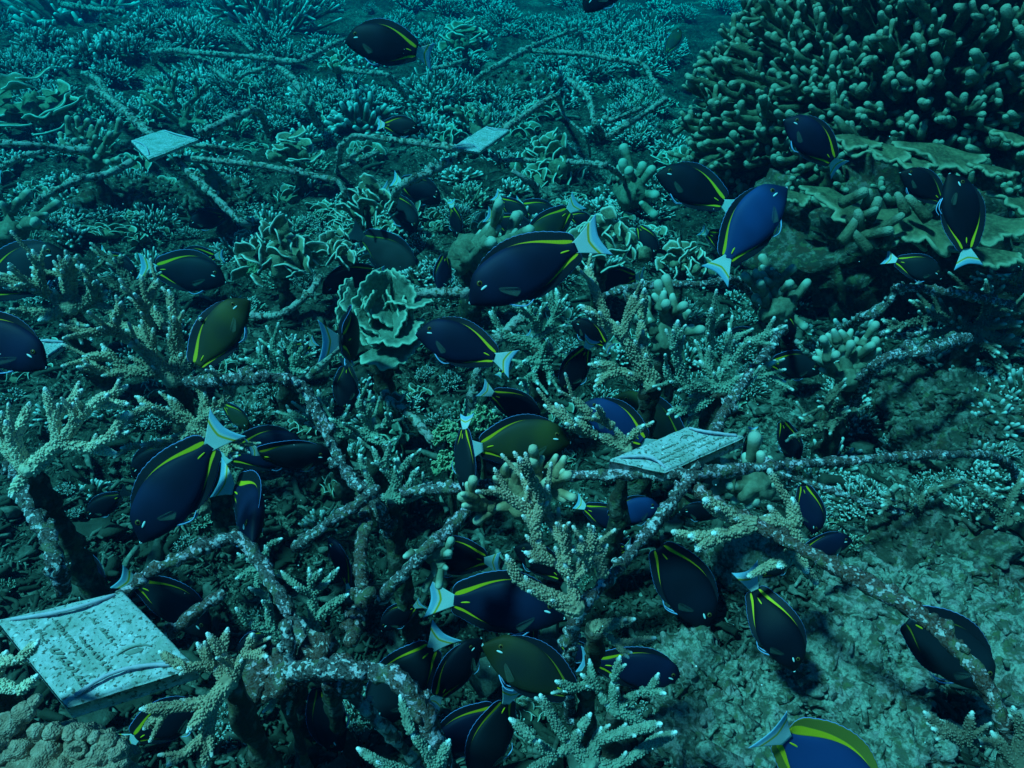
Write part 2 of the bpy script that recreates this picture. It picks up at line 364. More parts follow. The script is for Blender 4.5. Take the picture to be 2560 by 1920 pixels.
# ------------------------------------------------------------------ concrete tags
def plate(name, label, corners, h, thick, lettering=0, tilt=(0, 0, 0, 0)):
    P = [PZ(c, h + dz) for c, dz in zip(corners, tilt)]; ctr = sum(P) / 4
    t = thing(name, label, 'tag', ctr)
    nrm = np.cross(P[1] - P[0], P[3] - P[0]); nrm /= np.linalg.norm(nrm); nrm *= np.sign(nrm[2])
    n = 24; mb = MB()
    def bil(u, v): return (P[0] * (1 - u) * (1 - v) + P[1] * u * (1 - v) + P[2] * u * v + P[3] * (1 - u) * v)
    # slab with worn rounded edges: closed shell from a dense grid
    U = np.concatenate([[0, .006], np.linspace(.02, .98, n), [.994, 1]]); k = len(U)
    G = np.array([[bil(u, v) for u in U] for v in U]); e = np.minimum(np.minimum(U[:, None], 1 - U[:, None]), np.minimum(U[None], 1 - U[None]))
    drop = np.where(e < .003, .0035, np.where(e < .01, .0012, 0)) + .0006 * noise(G, 160, 3) + .0008 * noise(G, 60, 4)
    top = G - nrm * drop[..., None]; bot = G - nrm * (thick - drop[..., None])
    for X, o in ((top, 0), (bot, 1)):
        i = (np.arange(k - 1) * k)[:, None]; j = np.arange(k - 1)[None]; q = np.stack([i + j, i + j + 1, i + k + j + 1, i + k + j], -1).reshape(-1, 4)
        mb.add(X, q)
    ring = [(0, j) for j in range(k)] + [(j, k - 1) for j in range(1, k)] + [(k - 1, j) for j in range(k - 2, -1, -1)] + [(j, 0) for j in range(k - 2, 0, -1)]
    ids = [a * k + b_ for a, b_ in ring]; m_ = len(ids)
    mb.f[4].append(np.array([(ids[q], ids[(q + 1) % m_], ids[(q + 1) % m_] + k * k, ids[q] + k * k) for q in range(m_)]))
    mb.build('slab', M['plate'], t, ctr)
    # two raised arched rims along the short ends
    for v0, sgn in ((.05, 1), (.95, -1)):
        rm = MB(); C = []
        for s in np.linspace(0, 1, 24):
            u = .10 + .80 * s; v = v0 + sgn * .075 * math.sin(math.pi * s); C.append(bil(*((u, v) if lettering == 1 else (v, u))) + nrm * (.0012 + .0035 * math.sin(math.pi * s)))
        tube(rm, np.array(C), .0017, 7, 0, .35, 400); rm.build('raised_rim', M['rim'], t, ctr)
    if lettering:
        lm = MB(); rows = [(.16, .085, .10, .93, 15), (.36, .05, .12, .62, 13), (.46, .045, .40, .80, 9), (.70, .045, .10, .60, 11)]
        r2 = random.Random(5)
        for (cv, hh, u0, u1, cnt) in rows:
            for q in range(cnt):      # worn strokes, as unreadable as in the photograph
                if r2.random() < .14: continue
                u = u0 + (u1 - u0) * (q + .5) / cnt; cw = (u1 - u0) / cnt * .32
                for _ in range(r2.choice((3, 4, 4))):
                    a = (u + r2.uniform(-cw, cw), cv + r2.uniform(-.5, -.1) * hh); c = (u + r2.uniform(-cw, cw), cv + r2.uniform(.1, .5) * hh)
                    if r2.random() < .35: c = (a[0] + cw, a[1])
                    A, B = [(bil(.09 + .76 * x[1], x[0]) if lettering == 1 else bil(x[0], .88 - .72 * x[1])) + nrm * .0003 for x in (a, c)]
                    tube(lm, np.array([A, (A + B) / 2 + nrm * .0003, B]), .00085, 5)
        lm.build('lettering', M['letter'], t, ctr)
        em = MB()                 # small fish shape cast in the tag
        c = bil(.70, .70) if lettering == 1 else bil(.74, .30); ax = P[1] - P[0]; ax /= np.linalg.norm(ax); ay = np.cross(nrm, ax); sc2 = 1.0 if lettering == 1 else .55
        v_, f_ = ICO[2]; em.add(c + (v_[:, :1] * ax * .0075 + v_[:, 1:2] * ay * .0026 + v_[:, 2:] * nrm * .0012) * sc2, None, f_)
        arc = [c + (ax * (.0105 * x) + ay * (.0022 + .0030 * (1 - x * x))) * sc2 + nrm * .0006 for x in np.linspace(-1.3, 1.2, 12)]
        tube(em, np.array(arc), .0008 * sc2, 5); em.build('fish_emblem', M['letter'], t, ctr)
    return t
plate('concrete_tag', 'large pale concrete tag with raised letters and rims, lying at the bottom left', [(-10, 1548), (306, 1475), (489, 1663), (165, 1764)], .335, .019, 1)
plate('concrete_tag', 'thick speckled concrete tag on the bar joint in the right half', [(1524, 1147), (1719, 1066), (1862, 1089), (1663, 1177)], .345, .017, 2, (0, 0, 0, 0))
plate('concrete_tag', 'small pale blue-green tag among far bars on the left', [(327, 350), (407, 323), (495, 346), (370, 396)], .32, .012)
plate('concrete_tag', 'small pale tag at the crossing of bars in the upper middle', [(1130, 367), (1214, 315), (1275, 324), (1199, 377)], .33, .010)
def corner_tag():
    plate('concrete_tag', 'pinkish tag corner peeping out behind the dark fish at the left edge', [(60, 884), (95, 852), (166, 855), (118, 890)], .28, .010)
corner_tag()

# ------------------------------------------------------------------ reef frames of encrusted bars
def bar(parent, org, pts, r, m, k=10, rough=.42):
    r *= .82; P = np.array([PZ(p[:2], p[2]) for p in pts]); C = smoothpath(P, .004 if zdepth(P[0]) < 1.6 else .008)
    mb = MB(); s = random.randint(0, 99); rr = r * .86 * (1 + .22 * noise(C, 40, s) + .15 * noise(C, 110, s + 3)); tube(mb, C, rr, k, 0, rough, 190, True, s)
    n = int(len(C) * .42)      # lumps of crust, barnacles and algae
    for _ in range(n):
        c = C[random.randrange(len(C))]; d = rng.normal(0, 1, 3); d[2] = abs(d[2]) * .6; d /= np.linalg.norm(d)
        blob(mb, c + d * r * .85, r * random.choice((.22, .3, .4, .5, .5, .85)) * random.uniform(.8, 1.2), 2, .55, 260, 0, s)
    return mb.build('bar', m, parent, org, True)
def frame(label, org, bars, m='bar', r=.0085, cat='reef frame', group='hexagonal steel reef frames'):
    o = PZ(org[:2], org[2]); t = thing('reef_frame', label, cat, o, group)
    for b_ in bars:
        rr = r; mm = m
        if isinstance(b_, tuple): b_, rr, mm = b_
        bar(t, o, b_, rr, M[mm])
    return t
frame('crusted steel frame whose joint carries the speckled right-hand tag', (1735, 1186, .33), [
    [(960, 1330, .05), (1007, 1250, .22), (1041, 1227, .27), (1150, 1220, .30), (1350, 1195, .32), (1600, 1185, .33), (1735, 1184, .335), (1967, 1163, .32), (2199, 1146, .30), (2430, 1136, .26), (2520, 1162, .18), (2575, 1260, .08)],
    [(1735, 1186, .335), (1620, 1331, .335), (1535, 1432, .335), (1458, 1516, .33), (1428, 1600, .28), (1423, 1700, .20), (1425, 1800, .08)],
    ([(1750, 1150, .33), (1805, 1041, .32), (1860, 955, .31), (1898, 903, .30), (1932, 860, .27), (1955, 822, .24), (1962, 830, .10)], .009, 'bar'),
    ([(1727, 1212, .325), (1800, 1265, .33), (1900, 1318, .335), (2014, 1377, .34), (2150, 1450, .345), (2268, 1516, .345), (2380, 1610, .34), (2465, 1713, .33), (2530, 1860, .28), (2560, 1960, .1)], .0095, 'barrust'),
    ([(1850, 1150, .2), (1950, 1185, .2), (2080, 1225, .2), (2199, 1268, .18), (2330, 1300, .14), (2450, 1365, .12), (2560, 1405, .06)], .0055, 'bar')])
frame('rusty encrusted frame around the lettered tag at bottom left', (860, 1690, .30), [
    [(300, 1492, .32), (361, 1440, .325), (430, 1405, .33), (512, 1367, .335), (570, 1347, .335), (608, 1352, .33), (656, 1416, .32), (697, 1486, .31), (730, 1543, .30), (770, 1620, .30), (860, 1690, .30)],
    ([(40, 1150, .24), (60, 1230, .28), (88, 1290, .30), (119, 1342, .30), (140, 1410, .29), (160, 1475, .25)], .0125, 'bar'),
    ([(560, 1700, .26), (680, 1690, .29), (760, 1675, .31), (849, 1675, .33), (923, 1679, .33), (1005, 1703, .33), (1054, 1773, .31), (1087, 1855, .28), (1125, 1960, .22)], .0115, 'bar'),
    ([(560, 1700, .26), (690, 1692, .285), (780, 1660, .30), (860, 1690, .30)], .021, 'barrust'),
    [(420, 1590, .27), (490, 1530, .28), (548, 1490, .28)],
    [(735, 1370, .22), (779, 1338, .25), (840, 1295, .26), (897, 1258, .27), (940, 1225, .27)],
    ([(862, 1720, .28), (882, 1740, .27), (925, 1780, .25), (964, 1822, .23), (1030, 1896, .18), (1075, 1960, .1)], .0075, 'barfar'),
    ([(730, 1700, .29), (722, 1610, .33), (715, 1560, .345)], .007, 'bar')])
frame('tall arching bars leaning behind the staghorn colonies, left of centre', (800, 1043, .30), [
    ([(470, 955, .30), (560, 948, .33), (640, 946, .345), (705, 944, .345), (758, 969, .33), (799, 1043, .30), (832, 1116, .28), (870, 1185, .26), (920, 1240, .25), (960, 1300, .22), (1000, 1380, .10)], .0105, 'bar'),
    ([(900, 1190, .25), (915, 1290, .24), (900, 1400, .24), (905, 1500, .24), (880, 1600, .26)], .010, 'barrust'),
    [(950, 1505, .2), (985, 1458, .24), (1046, 1396, .27), (1100, 1345, .28), (1140, 1301, .29), (1177, 1268, .29)],
    ([(960, 985, .2), (976, 1002, .21), (1030, 1043, .22), (1083, 1104, .20), (1120, 1150, .12)], .009, 'barfar')])
frame('mossy horizontal bars behind the central cabbage coral', (1050, 733, .26), [
    ([(950, 745, .18), (985, 735, .24), (1060, 733, .26), (1160, 733, .27), (1260, 738, .26)], .012, 'barfar'),
    ([(1170, 1050, .1), (1180, 985, .15), (1197, 925, .19), (1225, 870, .22), (1262, 830, .24), (1300, 800, .25), (1312, 772, .26)], .011, 'barfar'),
    ([(600, 788, .2), (650, 790, .22), (700, 785, .24), (740, 762, .25), (775, 730, .26), (800, 694, .26)], .009, 'barfar'),
    ([(770, 945, .16), (810, 905, .19), (845, 870, .21)], .009, 'barfar'),
    ([(1490, 750, .22), (1560, 722, .26), (1640, 712, .27), (1760, 710, .27), (1832, 698, .26), (1880, 740, .16), (1890, 770, .06)], .0095, 'bar')])
frame('dark encrusted frame arching over the right-hand coral thicket', (2275, 719, .30), [
    ([(2060, 850, .08), (2123, 813, .20), (2170, 790, .26), (2213, 764, .28), (2245, 725, .31), (2275, 719, .32), (2350, 729, .31), (2420, 740, .30), (2530, 762, .27)], .0105, 'bar'),
    ([(2120, 1060, .05), (2152, 969, .18), (2175, 930, .24), (2205, 903, .28), (2255, 882, .29), (2303, 880, .30), (2350, 865, .29), (2420, 845, .28)], .0115, 'bar'),
    ([(2200, 835, .24), (2260, 840, .25), (2320, 828, .25)], .008, 'bar'),
    ([(1990, 850, .2), (2010, 875, .19), (2045, 905, .16)], .0075, 'barfar')])
frame('upper left frame of bars meeting under the small pale tag', (420, 380, .30), [
    ([(225, 250, .1), (230, 221, .28), (295, 262, .30), (335, 300, .31), (378, 338, .31)], .014, 'barfar'),
    ([(-30, 352, .3), (0, 357, .3), (74, 361, .3), (160, 371, .28), (220, 374, .28)], .012, 'barfar'),
    ([(85, 560, .05), (93, 525, .16), (111, 492, .23), (150, 473, .25), (184, 455, .26), (270, 434, .27), (330, 405, .29)], .0135, 'barfar'),
    ([(-20, 425, .2), (16, 412, .24), (60, 390, .27), (110, 378, .28)], .010, 'barfar'),
    ([(510, 330, .28), (560, 306, .29), (600, 288, .30), (639, 277, .30), (658, 300, .18), (670, 340, .04)], .0155, 'barfar'),
    ([(455, 396, .28), (540, 402, .28), (639, 412, .28), (717, 426, .27), (790, 440, .26), (844, 455, .25), (872, 500, .2), (905, 575, .08)], .0115, 'barfar'),
    ([(440, 398, .28), (470, 430, .26), (508, 463, .25), (560, 515, .22), (600, 552, .20), (622, 566, .18)], .012, 'barfar'),
    ([(470, 360, .27), (520, 366, .27), (600, 376, .25)], .008, 'barfar')])
frame('central upper frame of bars meeting under the rhombus tag', (1200, 375, .31), [
    ([(842, 440, .06), (852, 375, .25), (870, 350, .30), (894, 340, .31), (990, 350, .31), (1070, 362, .31), (1140, 371, .31), (1200, 378, .31)], .0115, 'barfar'),
    ([(1262, 322, .31), (1320, 283, .31), (1386, 242, .31), (1400, 262, .16), (1410, 300, .03)], .0135, 'barfar'),
    ([(1158, 386, .30), (1110, 411, .29), (1066, 434, .28), (1030, 450, .27), (997, 471, .25), (984, 500, .18), (978, 530, .10)], .0135, 'barfar'),
    ([(849, 424, .2), (895, 402, .22), (943, 381, .23)], .0125, 'barfar'), ([(866, 398, .2), (905, 374, .22)], .010, 'barfar'),
    ([(1225, 385, .26), (1250, 403, .25), (1290, 400, .24), (1335, 402, .24)], .010, 'barfar'),
    ([(1279, 426, .25), (1308, 445, .23), (1333, 463, .20), (1347, 500, .10)], .0125, 'barfar'),
    ([(1386, 250, .2), (1415, 295, .2), (1464, 340, .18), (1476, 393, .05)], .007, 'barfar')])
frame('long straggling frame below the far thicket, right of the top-most swimming fish', (1464, 140, .30), [
    ([(1300, 125, .28), (1324, 127, .30), (1464, 135, .31), (1530, 148, .31), (1603, 160, .30), (1625, 190, .26), (1644, 217, .23), (1665, 250, .18)], .0155, 'barfar'),
    ([(1190, 200, .15), (1220, 178, .26), (1270, 150, .30), (1324, 122, .31), (1370, 100, .30)], .0155, 'barfar'),
    ([(1665, 248, .28), (1600, 292, .28), (1521, 340, .24)], .0125, 'barfar'),
    ([(1510, 292, .24), (1530, 300, .25), (1580, 280, .26), (1600, 272, .26)], .010, 'barfar'),
    ([(1425, 203, .25), (1450, 222, .25), (1472, 246, .24), (1489, 311, .2), (1509, 336, .12)], .0155, 'barfar'),
    ([(1420, 406, .2), (1470, 408, .24), (1529, 422, .24), (1568, 458, .1)], .0105, 'barfar'),
    ([(1565, 206, .24), (1615, 236, .22)], .011, 'barfar'), ([(1440, 75, .3), (1402, 86, .3), (1380, 95, .28)], .015, 'barfar'),
    ([(1450, 78, .3), (1456, 125, .2)], .010, 'barfar')])
frame('far frame with a long level bar above the small pale tag', (600, 140, .32), [
    ([(385, 170, .1), (389, 134, .28), (440, 126, .31), (484, 131, .32), (560, 137, .32), (615, 141, .32), (700, 150, .32), (758, 152, .32), (820, 119, .33), (860, 100, .33)], .0155, 'barfar'),
    ([(590, 198, .2), (620, 182, .24), (660, 170, .27)], .013, 'barfar'), ([(670, 152, .3), (715, 182, .28), (745, 215, .26), (775, 270, .18), (790, 310, .06)], .018, 'barfar'),
    ([(484, 133, .3), (530, 170, .26), (575, 205, .22), (590, 215, .18)], .0155, 'barfar'),
    ([(213, 184, .26), (245, 200, .27), (270, 235, .27), (305, 275, .22)], .016, 'barfar'),
    ([(853, 172, .24), (905, 180, .27), (964, 186, .28), (990, 212, .22), (1017, 246, .1)], .0145, 'barfar'),
    ([(150, 10, .36), (230, 22, .37), (310, 30, .36)], .022, 'barfar'), ([(585, 80, .3), (605, 100, .3), (630, 125, .28)], .012, 'barfar'),
    ([(1085, 170, .26), (1120, 165, .28), (1165, 150, .28)], .012, 'barfar')])

# ------------------------------------------------------------------ corals
def grow(base, tips, r0, r1, greedy=.62):
    base = np.asarray(base); tips = sorted(tips, key=lambda q: np.linalg.norm(q - base)); nodes = []; out = []
    for tp in tips:
        if not nodes: q, rq, dq, pl = base, r0, None, 0
        else:
            D = np.linalg.norm(tp - base); best = (np.linalg.norm(tp - base) * 1.0, base, r0, None, 0)
            for (p, rr, dd, l) in nodes:
                if np.linalg.norm(p - base) > .8 * D: continue
                cost = np.linalg.norm(tp - p) + greedy * l
                if cost < best[0]: best = (cost, p, rr, dd, l)
            _, q, rq, dq, pl = best
        v = tp - q; Ln = np.linalg.norm(v)
        if Ln < 1e-4: continue
        d0 = v / Ln if dq is None else (v / Ln * .95 + dq * .05)
        mid = q + d0 * Ln * .5 + rng.normal(0, .012, 3) * Ln
        C = smoothpath([q, mid, tp], .004); n = len(C); s = np.linspace(0, 1, n)
        ra = max(min(rq * .93, r0), r1 * 1.15) if pl > 0 else r0
        ra = min(ra, r1 + (r0 - r1) * min(1, Ln / (9 * r0) + .25))
        rad = ra + (r1 * .95 - ra) * s ** .9; rad = rad * (1 - .48 * np.clip((s * Ln - Ln + 3.2 * r1) / (3.2 * r1), 0, 1) ** 1.3); T = np.gradient(C, axis=0); T /= np.linalg.norm(T, axis=1)[:, None] + 1e-9
        cl = pl + np.concatenate([[0], np.cumsum(np.linalg.norm(np.diff(C, axis=0), axis=1))])
        for i in range(0, n, 2): nodes.append((C[i], rad[i], T[i], cl[i]))
        out.append((C, rad))
    return out
def tipgrad(C, r1, amt=.85, ln=None):
    l = np.linalg.norm(np.diff(C, axis=0), axis=1); c = np.concatenate([[0], np.cumsum(l)]); d = c[-1] - c
    return amt * np.clip(1 - d / (ln or r1 * 1.5), 0, 1)
def stalk(t, o, base, r):
    r = min(r, .011 if base[1] < .8 else .016)
    g = float(terrain(base[0], base[1])) - .01
    if base[2] - g < .01: return
    g = max(g, base[2] - .30); n = 9; s = np.linspace(0, 1, n)[:, None]
    C = np.asarray(base) * (1 - s) + np.array([base[0], base[1] + .02, g]) * s; C[:, :2] += .012 * np.stack([noise(C, 12, 5), noise(C, 12, 9)], -1) * s
    mb = MB(); C = smoothpath(C, .008); tube(mb, C, np.linspace(r * .8, r * 1.5, len(C)), 12, 0, .6, 60, False, random.randint(0, 50)); mb.build('stalk', M['stalk'], t, o)
COUNT = {}
def jit_tips(base, pix, spread):
    d0 = zdepth(base); out = []
    for p in pix:
        lat = math.hypot(*(np.array(p) - np.array(B_PIX))) / F * d0
        out.append(PD(p, d0 - .25 * lat + spread * lat * random.uniform(-1, 1)))
    return out
B_PIX = (0, 0)
def staghorn(label, bp, h, tips, m='stag_tan', r0=.010, r1=.0055, spread=.45, side=2.0, nub=.0021, pitch=.0047, name='staghorn_coral', cat='coral', base_r=1.5, group=None, stalked=True, k=8, tl=None):
    global B_PIX; B_PIX = bp; P = PZ(bp, h); t = thing(name, label, cat, P, group)
    sc_ = 1.0 if (zdepth(P) > 1.35 and r1 > .0105) else min(zdepth(P), 2.2) / .90
    if nub: r0 *= .78 * sc_; r1 *= .63 * sc_; nub *= .62 * sc_; pitch *= .70 * sc_; side *= 1.25; base_r = 1.15; tl = (tl or .0060) * sc_
    else: r0 *= .80 * sc_; r1 *= .76 * sc_; base_r *= .9; tl = tl * sc_ * .75
    br = grow(P, jit_tips(P, tips, spread), r0, r1)
    for C, rad in br:
        mb = MB(); s = random.randint(0, 99); a = tipgrad(C, r1, 1, tl)
        tube(mb, C, rad, k, a, .10, 160, True, s)
        if nub: nubs(mb, C, rad, a, pitch, nub)
        nb = int(side * len(C) * .004 / .045 + random.random() * .8)
        for _ in range(nb):      # short side branchlets
            i = random.randint(len(C) // 4, len(C) - 2); T = C[min(i + 1, len(C) - 1)] - C[i - 1]; T /= np.linalg.norm(T)
            d = rng.normal(0, 1, 3); d -= T * d.dot(T); d /= np.linalg.norm(d); d = d * .62 + T * .9 + np.array([0, -.12, .30]); d /= np.linalg.norm(d)
            ln = random.uniform(2.5, 8.0 if nub else 4.0) * r1; C2 = smoothpath([C[i], C[i] + d * ln * .5 + T * .001, C[i] + d * ln + T * ln * .12], .003); a2 = tipgrad(C2, r1, .7, tl)
            tube(mb, C2, np.linspace(rad[i] * .74, r1 * (.45 if nub else .85), len(C2)), 7, a2, .1, 160, True, s)
            if nub: nubs(mb, C2[1:], np.linspace(rad[i] * .74, r1 * (.45 if nub else .85), len(C2))[1:], a2[1:], pitch, nub * .9)
        mb.build('branch', M[m], t, P)
    mb = MB(); blob(mb, P, (r0 * base_r * .8,) * 3, 3, .4, 90, 0, 3); mb.build('base', M[m], t, P)
    if stalked: stalk(t, P, P, r0 * 1.3)
    return t
def Z(r, *pts): return [z(r, *p) for p in pts]

staghorn('large tan staghorn thicket in front of the small corner tag, left side', z(4, 1060, 850), .27, Z(4, (740, 380), (820, 330), (880, 350), (960, 240), (1030, 310), (1000, 530), (690, 490), (440, 585), (510, 710), (475, 775), (1245, 475), (1300, 550), (830, 635), (605, 540), (780, 615), (1115, 825), (700, 535), (880, 440), (630, 655), (660, 805), (1100, 590), (590, 790), (1205, 640), (1060, 470), (930, 560), (1185, 570)), 'stag_tan', 0.0157, 0.0065, .55)
staghorn('spreading tan staghorn with upright fingers near the left edge', z(4, 420, 420), .26, Z(4, (200, 65), (230, 95), (410, 100), (435, 160), (500, 155), (55, 200), (200, 215), (30, 290), (150, 425), (10, 460), (430, 490), (560, 610), (240, 490), (590, 250), (330, 180), (120, 270), (650, 350), (290, 330), (700, 460)), 'stag_tan', 0.0146, 0.0065, .5)
staghorn('dusky staghorn branches above the pale fish tail on the left', z(4, 830, 290), .2, Z(4, (610, 130), (655, 90), (705, 155), (735, 95), (940, 235), (770, 330), (580, 245)), 'stag_dark', .010, .0055, .5)
staghorn('brightest pale staghorn with thick white-tipped prongs at the left edge', z(4, 185, 1400), .35, Z(4, (275, 905), (500, 915), (590, 980), (445, 1000), (655, 945), (775, 890), (780, 1000), (775, 1052), (780, 1170), (705, 1300), (180, 995), (10, 1050), (35, 1105), (-60, 1180), (610, 1230), (500, 1080), (60, 1560)), 'stag_pale', 0.0149, 0.0068, .45, side=.6, base_r=1.2)
staghorn('low tan staghorn sprawling above the large diving fish tail', z(4, 1190, 1150), .25, Z(4, (1250, 930), (1030, 955), (780, 1075), (740, 1270), (855, 1250), (1520, 1300), (1415, 1330), (1330, 1010), (860, 1000), (840, 955), (1210, 905), (1050, 1300), (1290, 790), (1360, 830), (1430, 880), (1400, 960)), 'stag_tan', .012, .0055, .5)
staghorn('brown branching coral overlapping the right edge of the lettered tag', z(7, 1400, 1130), .36, Z(7, (975, 950), (1205, 900), (1265, 840), (1390, 810), (1540, 845), (1550, 900), (1350, 950), (1490, 960), (860, 1300), (880, 1420), (1145, 1440), (1025, 1640), (1250, 1660), (1630, 980), (1090, 1050), (1300, 1040)), 'stag_tan', 0.0163, 0.0072, .4, side=1)
staghorn('green fan-like staghorn beside the leaning rusty bar, bottom left', z(7, 1925, 810), .26, Z(7, (1715, 460), (1885, 440), (1890, 480), (1960, 450), (2065, 440), (2125, 600), (1900, 550), (1790, 740), (1800, 560), (2010, 520)), 'stag_teal', .009, .0052, .3, side=.6)
staghorn('small green staghorn left of the rusty bar behind the brown coral', z(7, 1700, 850), .22, Z(7, (1520, 560), (1640, 620), (1440, 685), (1470, 730), (1600, 640), (1510, 770)), 'stag_teal', .009, .0055, .35, side=.6)
staghorn('tiny green sprig hanging under the thick rusty trunk', z(7, 1715, 1175), .24, Z(7, (1605, 1318), (1655, 1310), (1755, 1330), (1700, 1190), (1770, 1250)), 'stag_teal', .007, .0045, .2, side=.5)
staghorn('sprig with white tips beside the bar end, lower left', z(7, 1600, 420), .24, Z(7, (1450, 350), (1490, 380), (1440, 505), (1560, 600), (1720, 260), (1640, 300)), 'stag_teal', .008, .0045, .3, side=.6)
staghorn('sprawling green staghorn with white tips at the bottom, right of centre', z(8, 1640, 1620), .30, Z(8, (1345, 1215), (1160, 1360), (1650, 1330), (1715, 1415), (2080, 1390), (2085, 1445), (1430, 1590), (1240, 1700), (1950, 1560), (1500, 1480), (2170, 1440), (1300, 1480), (1850, 1680), (1590, 1420)), 'stag_teal', 0.0161, 0.0075, .4, side=1)
staghorn('green staghorn with tall upright prongs below the right-hand rusty bar', z(8, 1800, 1300), .25, Z(8, (1440, 1130), (1645, 1000), (1830, 980), (2065, 1085), (2105, 1205), (1990, 1390), (1595, 1090), (1490, 1190), (1740, 1265), (1700, 1180), (1960, 1190), (1790, 1120)), 'stag_teal', .0125, .0062, .35, side=.6)
staghorn('green-brown staghorn prongs at the bottom edge beside the curling bar', z(8, 650, 1760), .30, Z(8, (490, 1220), (230, 1540), (790, 1490), (350, 1620), (560, 1450)), 'stag_teal', 0.0144, 0.0069, .3, side=.5)
staghorn('tall brown bushy staghorn tied to the sloping bar in the centre', z(8, 1560, 690), .37, Z(8, (1530, 520), (1420, 400), (1330, 260), (1290, 130), (1240, 20), (1230, -130), (1215, -230), (1140, 365), (1255, 345), (1180, 500), (1490, 185), (1470, 215), (1665, 190), (1590, 250), (1675, 290), (1530, 300), (1495, 410), (1350, 20), (1390, -60), (1320, 40), (1040, -50), (1640, 420), (1610, 340), (1400, 130)), 'stag_tan', 0.0148, 0.0077, .22, side=1.5, nub=.0024, stalked=False)
staghorn('pinkish stub of branching coral standing on the sloping bar', z(8, 1730, 480), .35, Z(8, (1715, 250), (1750, 300), (1690, 330)), 'stag_tan', .009, .007, .2, side=.3, stalked=False)
staghorn('short brown staghorn branch under the sloping bar', z(8, 1680, 800), .27, Z(8, (1920, 750), (2045, 865), (1880, 985), (1760, 850), (1950, 880)), 'stag_tan', .011, .0055, .3, side=1)
staghorn('dense green-tan staghorn with two long arching arms, right of centre', z(5, 2020, 860), .27, Z(5, (1625, 165), (1650, 240), (1860, 335), (1590, 400), (1650, 480), (1840, 575), (1680, 750), (1685, 860), (1960, 480), (1750, 480), (1800, 780), (1930, 320), (1980, 300), (1970, 880), (2070, 910)), 'stag_tan', 0.0172, 0.0069, .4, side=1.2)
staghorn('broad green staghorn thicket above the speckled tag', z(6, 330, 900), .28, Z(6, (85, 495), (290, 420), (400, 545), (490, 570), (495, 625), (10, 750), (40, 860), (430, 740), (320, 860), (670, 745), (735, 865), (155, 1065), (30, 1040), (620, 600), (690, 545), (290, 610), (370, 780), (220, 740), (560, 830), (450, 900), (600, 760), (60, 660)), 'stag_teal', .014, .0062, .5, side=1.6)
staghorn('small-pronged staghorn under the big central fish', z(5, 1330, 640), .22, Z(5, (1035, 440), (1060, 470), (1380, 320), (1250, 410), (1510, 520), (1395, 555), (1100, 580), (1350, 410), (1460, 400), (1490, 360), (1180, 400), (1330, 560), (1440, 300)), 'stag_teal', .0105, .0052, .5, side=1.5)
staghorn('drooping green staghorn right of the striped fish tail in the centre', z(5, 1330, 730), .2, Z(5, (1515, 740), (1390, 620), (1220, 880), (1265, 935), (1425, 825), (1400, 880), (1500, 690), (1240, 740), (1330, 880), (1300, 820), (1200, 780)), 'stag_teal', .0105, .005, .5, side=1.5)
staghorn('knobbly brown staghorn left of the speckled tag', z(5, 1860, 1265), .29, Z(5, (1525, 950), (1370, 1010), (1440, 1000), (1700, 1015), (1975, 1130), (1690, 1190), (1870, 1235), (1560, 1090), (1500, 1120), (1650, 1060), (1790, 1140), (1630, 1180)), 'stag_tan', .013, .0065, .35, side=1.6)
staghorn('bushy green staghorn between two bars at centre left', z(5, 430, 1580), .24, Z(5, (320, 1265), (430, 1250), (568, 1310), (600, 1390), (655, 1480), (240, 1310), (455, 1335), (350, 1560), (270, 1400), (500, 1400), (390, 1380), (560, 1450), (340, 1350), (620, 1560)), 'stag_teal', .010, .0052, .45, side=1.5)
staghorn('small white-tipped staghorn tuft below the curly lettuce coral', z(4, 1720, 840), .13, Z(4, (1665, 590), (1640, 650), (1750, 600), (1800, 600), (1860, 640), (1880, 690), (1570, 660), (1500, 720), (1560, 770), (1640, 770), (1810, 750), (1860, 810), (1700, 680), (1780, 690)), 'stag_teal', .010, .0055, .5, side=2)
staghorn('ribbed brown staghorn left of the dark nose-down fish', z(4, 2050, 1190), .17, Z(4, (1940, 920), (1930, 975), (1870, 1040), (1860, 1115), (1760, 1040), (2000, 1060), (2110, 1060), (2150, 1180), (1980, 1030)), 'stag_teal', .011, .006, .5, side=2)
staghorn('ribbed pale staghorn right of the dark nose-down fish', z(5, 300, 1190), .18, Z(5, (430, 1060), (330, 960), (250, 950), (400, 1130), (200, 1170), (410, 1250), (60, 1090), (330, 1090), (230, 1010)), 'stag_teal', .011, .006, .5, side=2)
staghorn('dusky sprawling staghorn under the dark arching frame, right edge', z(6, 1900, 560), .22, Z(6, (1500, 370), (1570, 490), (1700, 395), (1740, 490), (2030, 380), (2120, 430), (2000, 300), (1360, 560), (1660, 450), (2180, 500), (2040, 690), (1900, 600), (2100, 800), (2070, 850), (1780, 640), (1450, 520), (1600, 590), (2190, 620)), 'stag_dark', .013, .006, .55, side=2, pitch=.006)
staghorn('upper right-edge staghorn with clustered pale tips', z(6, 2220, 380), .24, Z(6, (2150, 210), (2080, 210), (1980, 220), (1930, 300), (1770, 290), (2000, 250), (2190, 250), (1900, 240)), 'stag_dark', .012, .006, .5, side=2, pitch=.006)
staghorn('dark staghorn with bright tips right of the speckled tag', z(6, 1060, 1080), .16, Z(6, (830, 1085), (945, 1020), (960, 1150), (840, 1190), (890, 1170), (1030, 900), (1100, 870), (1120, 1020), (1200, 1040), (770, 1200), (1000, 1000)), 'stag_dark', .011, .006, .5, side=1.6, pitch=.006)
